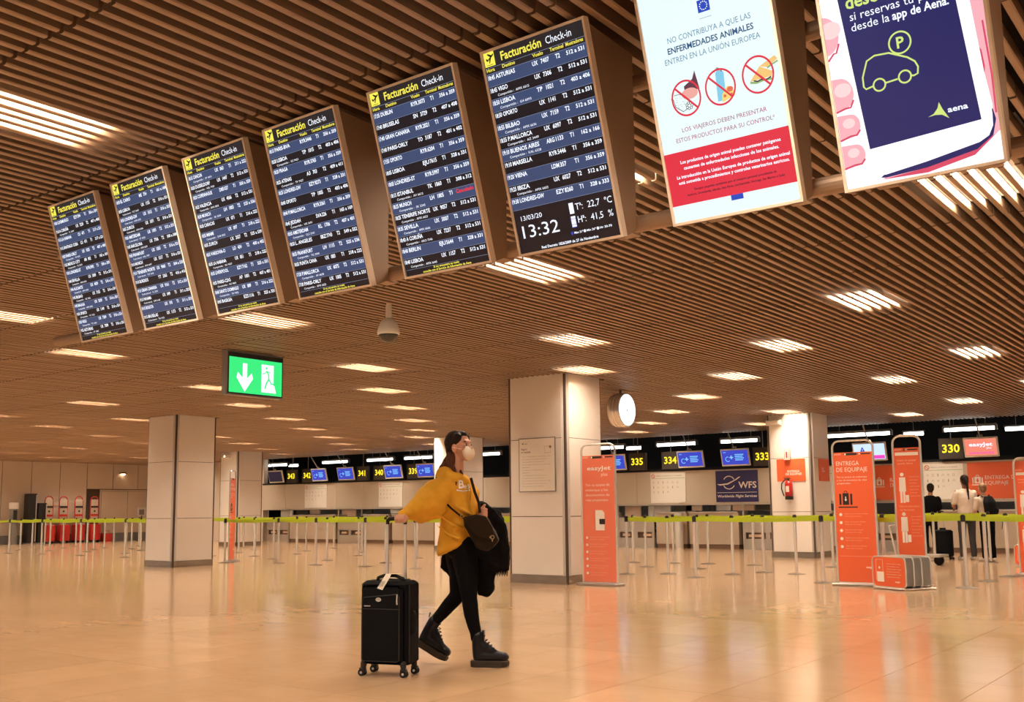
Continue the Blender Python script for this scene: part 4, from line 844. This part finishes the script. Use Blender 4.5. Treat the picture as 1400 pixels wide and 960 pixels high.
# ------------------------------------------------------------------ the walking woman
PO=Vector((-4.928,5.918,0)); PZ=yaw
def ploc(x,y,z=0): return PO+Matrix.Rotation(PZ,3,'Z')@Vector((x,y,z))
def prism(mb,pts,y0,y1):
    n=len(pts); return mb.add([(a,y0,b) for a,b in pts]+[(a,y1,b) for a,b in pts],[tuple(range(n)),tuple(range(2*n-1,n-1,-1))]+[(i,n+i,n+(i+1)%n,(i+1)%n) for i in range(n)])
woman=thing('person','brown-haired woman in white mask and mustard hoodie walking with a suitcase','person',PO,(0,0,PZ))
HM=Matrix.Translation((-.055,-.005,1.600))@Matrix.Rotation(R(-34),4,'Z')@Matrix.Rotation(R(-7),4,'Y')
b=MB()
b.ell((-.012,0,.030),(.093,.074,.092),m=HM).ell((.030,0,-.015),(.060,.058,.082),m=HM).ell((.052,0,-.088),(.032,.030,.024),m=HM)
b.cap((.084,0,.012),(.104,0,-.028),.008,.013,HM).cap((.078,-.026,.030),(.078,.026,.030),.012,.012,HM)
for s in (-1,1): b.ell((.0,s*.074,-.012),(.020,.010,.032),m=HM).ell((.060,s*.036,-.030),(.028,.024,.026),m=HM)
b.cap((-.075,0,1.56),(-.080,.0,1.36),.050,.056)
b.loft([(-.08,0,.88,.10,.14,-.4),(-.07,0,1.0,.09,.12,-.4),(-.065,0,1.15,.10,.14,-.4),(-.075,0,1.28,.10,.16,-.4),(-.08,0,1.36,.06,.10,-.4)])
b.chain([((-.15,-.14,1.29),.055),((-.33,-.235,1.15),.042),((-.42,-.30,1.11),.030),((-.445,-.315,1.098),.026)])
b.ell((-.458,-.318,1.092),(.042,.028,.020),(0,0,R(-20)))
for i in range(4):
    p=-.495+.0215*i; q=-.298-.0075*i
    b.chain([((p+.008,q,1.094),.0100),((p,q-.034,1.096),.0098),((p-.003,q-.048,1.072),.0092),((p,q-.036,1.050),.0084)])
b.chain([((-.425,-.325,1.090),.013),((-.412,-.350,1.072),.0115),((-.428,-.372,1.052),.0095)])
b.chain([((.01,.14,1.28),.05),((.01,.17,1.04),.042),((.085,.03,1.085),.030),((.100,-.005,1.095),.026)])
b.ell((.112,-.018,1.105),(.026,.024,.040))
for i in range(4):
    zz=1.135-.0205*i
    b.chain([((.095,-.030,zz),.0100),((.120,-.052,zz+.002),.0098),((.145,-.040,zz),.0092),((.142,-.014,zz-.002),.0084)])
b.chain([((.105,-.010,1.135),.013),((.118,-.034,1.152),.0115),((.132,-.048,1.168),.0095)])
for s,pts in ((1,[((-.04,-.07,.88),.085),((.015,-.07,.48),.05),((.068,-.06,.20),.035),((.08,-.06,.09),.035),((.20,-.07,.05),.03)]),(2,[((-.07,.07,.88),.085),((-.08,.075,.49),.05),((-.265,.09,.30),.033),((-.30,.10,.20),.033),((-.20,.10,.08),.025)])): b.chain(pts)
blob(b,'body',M['skin'],woman,.0058,it=3,fac=.5)
# face details
for s in (-1,1):
    e=MB().ell((0,0,0),(.0085,.0125,.0075),n=12,k=8).build('eye',M['paper'],woman,smooth=True); e.matrix_local=HM@Matrix.Translation((.0790,s*.030,.004))
    MB().ell((.006,0,0),(.0045,.0075,.0072),n=10,k=6).build('iris',M['ink'],e)
    MB().chain([((.082,s*.014,.027),.0035),((.083,s*.030,.032),.004),((.076,s*.046,.027),.003)],HM).build('eyebrow',M['hair'],woman)
h_=MB().ell((-.030,0,.040),(.094,.084,.094),m=HM,n=24,k=14).ell((-.055,0,-.012),(.062,.070,.070),m=HM).ell((.012,0,.088),(.062,.052,.036),m=HM).ell((.020,-.052,.060),(.040,.028,.045),(0,.5,0),m=HM).ell((.020,.052,.060),(.040,.028,.045),(0,.5,0),m=HM)
blob(h_,'hair',M['hair'],woman,.007,it=3,disp=.006,dscale=.03)
h_=MB().chain([((-.115,-.02,1.53),.042),((-.125,-.055,1.46),.034),((-.090,-.105,1.40),.024),((-.078,-.145,1.34),.014),((-.072,-.165,1.29),.005)]).chain([((-.13,.0,1.50),.045),((-.175,-.02,1.44),.036),((-.215,-.05,1.385),.022),((-.235,-.07,1.33),.008)]).chain([((-.045,-.06,1.42),.012),((-.025,-.085,1.37),.010),((-.02,-.10,1.33),.004)])
blob(h_,'hair_ends',M['hair2'],woman,.006,it=2,disp=.008,dscale=.03)
mk=MB().loft([(0,0,0,.058,.060,0),(0,0,.018,.056,.058,0),(0,0,.036,.040,.048,0),(0,0,.048,.024,.030,0),(0,0,.052,.008,.010,0)],n=28).build('face_mask',M['mask'],woman,smooth=True)
mk.matrix_local=HM@Matrix.Translation((.064,0,-.054))@Matrix.Rotation(R(84),4,'Y')
st=MB().tube([HM@Vector(p) for p in ((.068,-.050,-.030),(.035,-.076,-.018),(.0,-.088,-.004))],.0022,n=6).tube([HM@Vector(p) for p in ((.068,.050,-.030),(.035,.076,-.018),(.0,.088,-.004))],.0022,n=6); st.build('mask_strap',M['mask'],woman)
# hoodie
hd_=MB()
hd_.loft([(-.088,-.01,.845,.120,.155,-.45,.38),(-.082,-.01,.875,.135,.168,-.45,.34),(-.080,-.01,.93,.132,.168,-.45,.22),(-.066,-.01,1.05,.132,.165,-.45,.08),(-.056,-.01,1.17,.136,.178,-.45,0),(-.070,-.01,1.28,.128,.185,-.45,0),(-.080,-.005,1.35,.098,.145,-.45),(-.080,0,1.395,.070,.090,-.45)],n=28)
hd_.chain([((-.175,-.125,1.275),.105),((-.235,-.165,1.235),.118),((-.30,-.21,1.175),.104),((-.37,-.255,1.130),.078),((-.420,-.285,1.108),.056),((-.432,-.295,1.104),.044)])
hd_.chain([((-.24,-.17,1.16),.10),((-.33,-.225,1.11),.075)])
hd_.chain([((.0,.14,1.27),.085),((.01,.17,1.06),.072),((.065,.07,1.085),.050),((.082,.03,1.09),.040)])
hd_.chain([((-.165,.02,1.395),.062),((-.170,-.06,1.395),.060),((-.130,-.115,1.385),.050),((-.065,-.125,1.365),.036),((-.005,-.080,1.345),.030),((.010,-.01,1.34),.028),((-.03,.08,1.365),.036),((-.11,.10,1.385),.048),((-.165,.02,1.385),.055)])
# sewn-in folds
for a_,b_,c_,r_ in (((-.20,-.235,1.10),(-.11,-.205,1.03),(.01,-.16,.99),.014),((-.15,-.215,1.20),(-.05,-.20,1.14),(.05,-.13,1.09),.014),((-.21,-.15,1.02),(-.12,-.195,.95),(-.02,-.175,.92),.012),((-.38,-.33,1.10),(-.31,-.315,1.16),(-.24,-.29,1.24),.010)): hd_.chain([(a_,r_*.5),(b_,r_),(c_,r_*.5)])
hoodie=blob(hd_,'hoodie',M['mustard'],woman,.010,it=4,disp=.030,dscale=.11)
cf=MB().chain([((-.428,-.292,1.106),.046),((-.448,-.305,1.100),.040)]); blob(cf,'cuff',M['mustard'],woman,.006,it=2)
pr=MB(); pm=Matrix.Translation((-.072,-.24,1.288))@Matrix.Rotation(R(28),4,'Z')@Matrix.Rotation(R(90),4,'X')
pr.text('B',.012,.0,.062,0,bold=1,sx=.9,m=pm).text('e8',.055,-.002,.036,0,bold=1,m=pm).stroke([(.0,-.012),(.05,-.02),(.11,-.012)],.008,0,m=pm)
o=pr.build('chest_print',M['wprint'],woman)
bm=bmesh_sub=None
sw=o.modifiers.new('wrap','SHRINKWRAP'); sw.target=hoodie; sw.wrap_method='PROJECT'; sw.use_negative_direction=True; sw.use_positive_direction=True; sw.project_limit=.25; sw.offset=.006; sw.wrap_mode='ABOVE_SURFACE'
for a in 'xyz': setattr(sw,'use_project_'+a,False)
sw.use_project_y=True
for pts in (((.0,-.112,1.345),(.012,-.15,1.27),(.004,-.165,1.22)),((.022,-.085,1.34),(.035,-.125,1.26),(.028,-.14,1.20))): MB().tube(pts,.0035,n=6).build('drawstring',M['mustard'],woman)
# leggings
lg=MB().ell((-.065,0,.865),(.115,.145,.10))
lg.chain([((-.030,-.065,.86),.100),((-.002,-.068,.68),.086),((.014,-.07,.49),.060),((.030,-.066,.37),.056),((.052,-.062,.27),.046),((.064,-.060,.20),.042)])
lg.chain([((-.085,.065,.86),.100),((-.060,.07,.68),.086),((-.078,.075,.50),.060),((-.155,.08,.415),.054),((-.215,.085,.350),.046),((-.262,.09,.300),.040)])
blob(lg,'leggings',M['blackcloth'],woman,.009,it=3,disp=.006,dscale=.05)
def boot(loc,rot,name='boot'):
    up_=MB().chain([((.052,0,.075),.046),((.048,0,.13),.046),((.046,0,.215),.047)]).chain([((.055,0,.078),.046),((.20,0,.072),.043)]).chain([((.07,0,.15),.044),((.17,0,.088),.036)]).ell((.225,0,.070),(.050,.047,.038))
    u=blob(up_,name,M['leather'],woman,.007,it=2); u.location=loc; u.rotation_euler=rot
    P=[(-.012,.0),(-.004,.030),(.03,.044),(.10,.040),(.17,.050),(.225,.052),(.262,.034),(.276,.0)]; P=P+[(a,-b) for a,b in P[-2:0:-1]]
    n=len(P); so=MB()
    lv=((0,.96),(.008,1),(.020,.985),(.024,1),(.042,1),(.048,.95)); vs=[]
    for z_,s_ in lv: vs+=[((a-.13)*s_+.13,b*s_,z_+(.010*max(0,(a-.2))/.07 if z_<.01 else 0)) for a,b in P]
    fs=[tuple(range(n)),tuple(range(len(lv)*n-1,(len(lv)-1)*n-1,-1))]
    for k in range(len(lv)-1): fs+=[(k*n+i,(k+1)*n+i,(k+1)*n+(i+1)%n,k*n+(i+1)%n) for i in range(n)]
    so.add(vs,fs); so.build('sole',M['sole'],u)
    la=MB()
    for k in range(6):
        t_=k/5; x_=.088+.082*t_; z_=.205-.095*t_ if k else .215
        la.tube([(x_-.012,-.036,z_-.012),(x_+.012,-.014,z_+.008),(x_+.010,.016,z_+.006),(x_-.008,.036,z_+.0)],.0032,n=5)
    la.build('laces',M['rubber'],u)
    MB().box(.082,.094,-.024,.024,.19,.262).build('tongue',M['leather'],u); MB().tube([(-.002,-.012,.22),(-.012,-.012,.255),(-.012,.012,.255),(-.002,.012,.22)],.003,n=5).build('pull_loop',M['rubber'],u)
    return u
boot((.030,-.060,0),(0,0,R(-8))); boot((-.405,.10,.150),(0,R(31),R(-3)))

# shoulder bag, held coat
bag=thing('shoulder_bag','dark brown leather flap bag with a brass ring clasp at the hip of the woman','bag',ploc(.10,-.19,.95),(0,0,PZ+R(-6)))
q=[(-.118,.125),(-.02,.145),(.045,.132),(.092,.06),(.138,-.035),(.105,-.085),(.040,-.118),(-.030,-.085),(-.062,-.02),(-.110,.07)]
blob(prism(MB(),[(a,b) for a,b in q],-.045,.045),'bag_body',M['bagleather'],bag,.008,it=4,disp=.012,dscale=.06)
q2=[(-.120,.130),(-.02,.150),(.048,.136),(.098,.058),(.112,.0),(.075,-.035),(.01,-.025),(-.06,.03)]
blob(prism(MB(),q2,-.062,-.030),'flap',M['bagleather'],bag,.006,it=3)
rm=Matrix.Translation((.098,-.068,-.015))@Matrix.Rotation(R(90),4,'X')
MB().ring(0,0,.010,.0155,0,n=18,m=rm).ring(.0,.0,.010,.0155,.003,n=18,m=rm).box(-.02,-.008,-.006,.006,0,.004,rm).box(-.004,.004,-.030,-.012,0,.004,rm).build('clasp',M['brass'],bag)
def ribbon(mb,pts,w_,th=.0035):
    pts=[Vector(p) for p in pts]; vs=[];n=len(pts)
    for i,p in enumerate(pts):
        d=(pts[min(i+1,n-1)]-pts[max(i-1,0)]).normalized(); s=d.cross(Vector((0,-1,0))).normalized()*w_/2
        for k in (-1,1): vs+=[p+s*k+Vector((0,-th,0)),p+s*k+Vector((0,th,0))]
    fs=[(0,1,3,2),(4*n-4,4*n-2,4*n-1,4*n-3)]
    for i in range(n-1):
        a=4*i; fs+=[(a,a+2,a+6,a+4),(a+1,a+5,a+7,a+3),(a,a+4,a+5,a+1),(a+2,a+3,a+7,a+6)]
    return mb.add(vs,fs)
ribbon(MB(),[(-.070,.03,.415),(-.058,.005,.385),(-.036,-.005,.31),(-.010,.01,.235),(.0,.0,.16)],.020).build('strap',M['bagleather'],bag)
ribbon(MB(),[(-.25,-.01,.235),(-.205,-.045,.195),(-.155,-.045,.155),(-.11,-.04,.12)],.014).build('side_strap',M['bagleather'],bag)
MB().tube([(-.135,-.055,.150),(-.118,-.058,.150),(-.112,-.058,.128),(-.130,-.055,.128),(-.135,-.055,.150)],.003,n=6).build('buckle',M['brass'],bag)
coat=thing('coat','black coat draped over the forearm of the woman and hanging behind her legs','coat',ploc(.15,.12,.9),(0,0,PZ))
def cp(l): return [(a-.15,b-.9) for a,b in l]
ct=MB(); prism(ct,cp([(.075,1.195),(.15,1.175),(.215,1.135),(.265,1.06),(.290,.97),(.305,.84),(.305,.685),(.215,.665),(.19,.55),(.165,.50),(.075,.50),(.045,.70),(.05,1.0)]),-.10,.02)
prism(ct,cp([(-.215,.70),(-.165,.645),(-.10,.60),(-.02,.60),(.08,.62),(.08,1.0),(-.12,.95),(-.185,.90)]),-.0,.07)
blob(ct,'coat_cloth',M['coatcloth'],coat,.011,it=6,disp=.05,dscale=.09)
fr=MB()
for k in range(16): x_=.205+.006*k; fr.cap((x_-.15,-.08,.70-.9),(x_-.15+.004*((k%3)-1),-.08,.64+.012*(k%3)-.9),.006,.003)
fr.build('fur_edge',M['coatcloth'],coat)

# ------------------------------------------------------------------ suitcase
sc=thing('suitcase','black soft four-wheeled suitcase pulled by its steel telescopic handle','suitcase',ploc(-.535,-.385),(0,0,PZ-R(19.6)))
MB().bbox(-.185,.185,-.075,.115,.075,.645,.022).build('shell',M['nylon'],sc)
MB().bbox(-.165,.150,-.118,-.070,.085,.615,.022).build('front_pocket',M['nylon'],sc)
zp=MB().tube([(-.150,-.121,.12),(-.150,-.121,.50),(-.135,-.121,.535),(.12,-.121,.56),(.135,-.121,.54),(.135,-.121,.12),(.12,-.121,.105),(-.135,-.121,.105),(-.150,-.121,.12)],.0035,n=5).tube([(.188,-.068,.10),(.188,-.068,.62)],.003,n=5); zp.build('zipper',M['plastic'],sc)
MB().box(.118,.126,-.130,-.120,.49,.56).box(-.128,-.085,-.130,-.120,.475,.482).build('zip_pull',M['chrome'],sc)
MB().box(-.155,.14,-.123,-.117,.455,.460).build('pocket_seam',M['plastic'],sc)
m=Matrix.Translation((-.022,-.1195,.522))@Matrix.Rotation(R(90),4,'X')
MB().disc(0,0,.021,.003,sy=.68,m=m).build('oval_badge',M['chrome'],sc); MB().stroke([(-.010,.0),(.0,.006),(.011,-.002)],.003,.0045,m=m).build('badge_mark',M['ink'],sc)
MB().tube([(-.085,-.01,.640),(-.075,-.02,.665),(-.03,-.02,.680),(.06,-.02,.680),(.11,-.01,.660),(.125,0,.640)],.012,n=8).build('carry_handle',M['rubber'],sc)
MB().tube([(.190,-.01,.28),(.205,-.01,.30),(.205,-.01,.42),(.190,-.01,.44)],.010,n=6).build('side_handle',M['rubber'],sc)
gx=.012
for s in (-1,1):
    p_=MB().box(gx+s*.070-.009,gx+s*.070+.009,.080,.094,.62,.90).build('pole',M['chrome'],sc)
    MB().box(gx+s*.070-.0072,gx+s*.070+.0072,.082,.092,.90,1.045).build('inner_tube',M['chrome'],p_); MB().box(gx+s*.070-.011,gx+s*.070+.011,.078,.096,.893,.900).build('stop_ring',M['grey'],p_)
MB().tube([(gx-.070,.087,1.035),(gx-.069,.087,1.060),(gx-.055,.087,1.072),(gx,.087,1.076),(gx+.055,.087,1.072),(gx+.069,.087,1.060),(gx+.070,.087,1.035)],[.012,.014,.014,.013,.014,.014,.012],n=10).build('grip',M['rubber'],sc)
MB().box(gx-.10,gx+.10,.070,.105,.635,.652).build('handle_plate',M['plastic'],sc)
tg=[(-.015,.672),(.075,.690),(.100,.668),(.052,.640),(-.018,.585),(-.040,.600)]
tgm=MB().add([(-.03,-.128,.600),(.012,-.128,.588),(.045,-.055,.692),(.0,-.050,.694),(.10,-.02,.694),(.10,.01,.694),(.045,.0,.697),(.0,.0,.697)],[(0,1,2,3),(3,2,4,5)]).add([(-.03,-.126,.601),(.012,-.126,.589),(.045,-.053,.693),(.0,-.048,.695)],[(3,2,1,0)])
tgm.build('luggage_tag',M['paperwhite'],sc)
k_=MB()
for i in range(7): k_.add([(-.020+.005*i,-.1305,.612),(-.018+.005*i,-.1305,.611),(-.006+.005*i,-.104,.648),(-.008+.005*i,-.104,.649)],[(0,1,2,3)])
k_.build('tag_barcode',M['greyink'],sc)
for sx_,sy_ in ((-.150,-.085),(.150,-.085),(-.150,.085),(.150,.085)):
    c_=MB().chain([((sx_,sy_,.085),.024),((sx_*1.04,sy_*1.05,.050),.018)]).box(sx_*1.04-.022,sx_*1.04+.022,sy_*1.05-.012,sy_*1.05+.012,.022,.055).build('caster',M['plastic'],sc)
    for dy in (-.014,.014):
        w_=MB().cyl((sx_*1.06,sy_*1.05+dy-.008,.024),(sx_*1.06,sy_*1.05+dy+.008,.024),.024,n=18).build('wheel',M['rubber'],c_)
    MB().cyl((sx_*1.06,sy_*1.05-.025,.024),(sx_*1.06,sy_*1.05-.022,.024),.009,n=10).build('hub',M['chrome'],c_)

# ------------------------------------------------------------------ travellers at the desks
def traveller(x,y,rz,h,label,top,trous,shoe,hair,skin,lean=0.0,hairlen=0,arm=0.3):
    t=thing('person',label,'person',(x,y,0),(0,0,R(rz)),scale=h/1.7)
    L=lambda z:lean*max(0,(z-.9))
    b=MB(); hx=L(1.57)
    b.ell((hx,.0,1.60),(.072,.088,.098)).ell((hx,.035,1.545),(.052,.055,.065)).cap((hx,.085,1.58),(hx,.105,1.56),.008,.012).cap((hx,-.01,1.52),(L(1.40),-.01,1.38),.05,.055)
    for s in (-1,1): b.ell((hx+s*.075,0,1.585),(.010,.02,.03))
    b.loft([(L(.9),0,.88,.15,.10,0),(L(1.05),0,1.05,.13,.09,0),(L(1.25),0,1.25,.165,.105,0),(L(1.38),0,1.38,.13,.07,0)])
    for s in (-1,1):
        e_=(s*.225+L(1.1),.05,1.10); w_=(s*(.20-.10*arm)+L(1.0),.05+.22*arm+.03,1.00+.08*arm)
        b.chain([((s*.175+L(1.36),0,1.36),.05),(e_,.040),(w_,.028)]).ell(w_,(.022,.032,.036))
        for k in range(4): b.chain([((w_[0]+(k-1.5)*.012,w_[1]+.02,w_[2]-.01),.0095),((w_[0]+(k-1.5)*.013,w_[1]+.05,w_[2]-.035),.009),((w_[0]+(k-1.5)*.012,w_[1]+.045,w_[2]-.06),.008)])
        b.chain([((w_[0]-s*.02,w_[1]+.01,w_[2]),.011),((w_[0]-s*.03,w_[1]+.04,w_[2]-.02),.009)])
        b.chain([((s*.085,0,.86),.075),((s*.10,.01,.46),.05),((s*.11,-.01,.08),.035),((s*.115,.13,.04),.03)])
    blob(b,'body',M[skin],t,.012,it=2)
    tp=MB().loft([(L(.93),0,.93,.165,.115,0),(L(1.08),0,1.08,.155,.115,0),(L(1.25),0,1.25,.190,.125,0),(L(1.36),0,1.36,.175,.10,0),(L(1.43),-.005,1.43,.08,.07,0)])
    for s in (-1,1): tp.chain([((s*.165+L(1.35),0,1.345),.070),((s*.215+L(1.17),.03,1.16),.062)]+([((s*.2+L(1.0),.10,1.04),.045)] if top!='whitecloth' else []))
    blob(tp,'shirt' if top=='whitecloth' else 'jacket',M[top],t,.014,it=3,disp=.02,dscale=.12)
    tr=MB().loft([(0,0,.96,.150,.105,0),(0,0,.84,.175,.12,0),(0,0,.76,.17,.11,0)])
    for s in (-1,1): tr.chain([((s*.088,0,.84),.090),((s*.10,.01,.48),.068),((s*.11,0,.10),.056)])
    blob(tr,'trousers',M[trous],t,.014,it=2,disp=.012,dscale=.1)
    for s in (-1,1):
        sh=MB().chain([((s*.112,-.02,.045),.042),((s*.118,.15,.040),.038)]); blob(sh,'shoe',M[shoe],t,.010,it=2)
    hr=MB().ell((hx,-.018,1.63),(.082,.092,.088)).ell((hx,-.045,1.58),(.074,.060,.085))
    if hairlen: hr.chain([((hx,-.10,1.60),.03),((hx+.01,-.12,1.45),.025),((hx+.02,-.125,1.22),.012)])
    blob(hr,'hair',M[hair],t,.010,it=2,disp=.008,dscale=.04)
    return t
a_=traveller(-5.46,22.65,36,1.74,'traveller seen from behind in off-white top, dark cord down the back','whitecloth','darktrouser','shoe','hair','skin2',0,1,.6)
c=traveller(-5.02,22.45,50,1.56,'shorter fair-haired traveller in an off-white top leaning left','whitecloth','blackcloth','shoe','blond','skin',-.12,0,.7)
d=traveller(-6.42,23.45,10,1.60,'traveller in black clothes half hidden by the narrow orange banner','blackcloth','blackcloth','shoe','hair','skin2',.1,0,.6)
bp=thing('backpack','black backpack on the back of the fair-haired traveller','bag',(-5.02,22.45,0),(0,0,R(50)),scale=1.56/1.7)
bb=MB().loft([(-.03,-.20,.98,.13,.08,0),(-.05,-.23,1.10,.165,.11,0),(-.07,-.22,1.28,.155,.10,0),(-.08,-.18,1.42,.09,.06,0)]).ell((-.04,-.30,1.10),(.12,.05,.10)); blob(bb,'pack',M['nylon'],bp,.012,it=3)
for s in (-1,1): ribbon(MB(),[(s*.09-.06,-.12,1.40),(s*.12-.06,-.02,1.45),(s*.14-.04,.12,1.34),(s*.15-.02,.13,1.15),(s*.16-.02,.0,1.02)],.035,.006).build('strap',M['nylon'],bp)
MB().tube([(.13,-.24,1.0),(.17,-.28,.85),(.15,-.27,.70)],.008,n=5).build('dangling_strap',M['nylon'],bp)
s2=thing('suitcase','small black suitcase standing left of the traveller in the off-white top','suitcase',(-5.97,22.75,0),(0,0,R(30)))
MB().bbox(-.18,.18,-.11,.11,.06,.62,.03).build('shell',M['nylon'],s2); MB().box(-.06,.06,-.02,.02,.62,.66).build('carry_handle',M['rubber'],s2)
for s in (-.06,.06): MB().cyl((s,.09,.62),(s,.09,1.0),.008,n=6).build('pole',M['chrome'],s2)
MB().tube([(-.06,.09,1.0),(.06,.09,1.0)],.014,n=6).build('grip',M['rubber'],s2)
for a,b in ((-.15,-.09),(.15,-.09),(-.15,.09),(.15,.09)): MB().cyl((a,b-.01,.03),(a,b+.01,.03),.03,n=12).build('wheel',M['rubber'],s2)
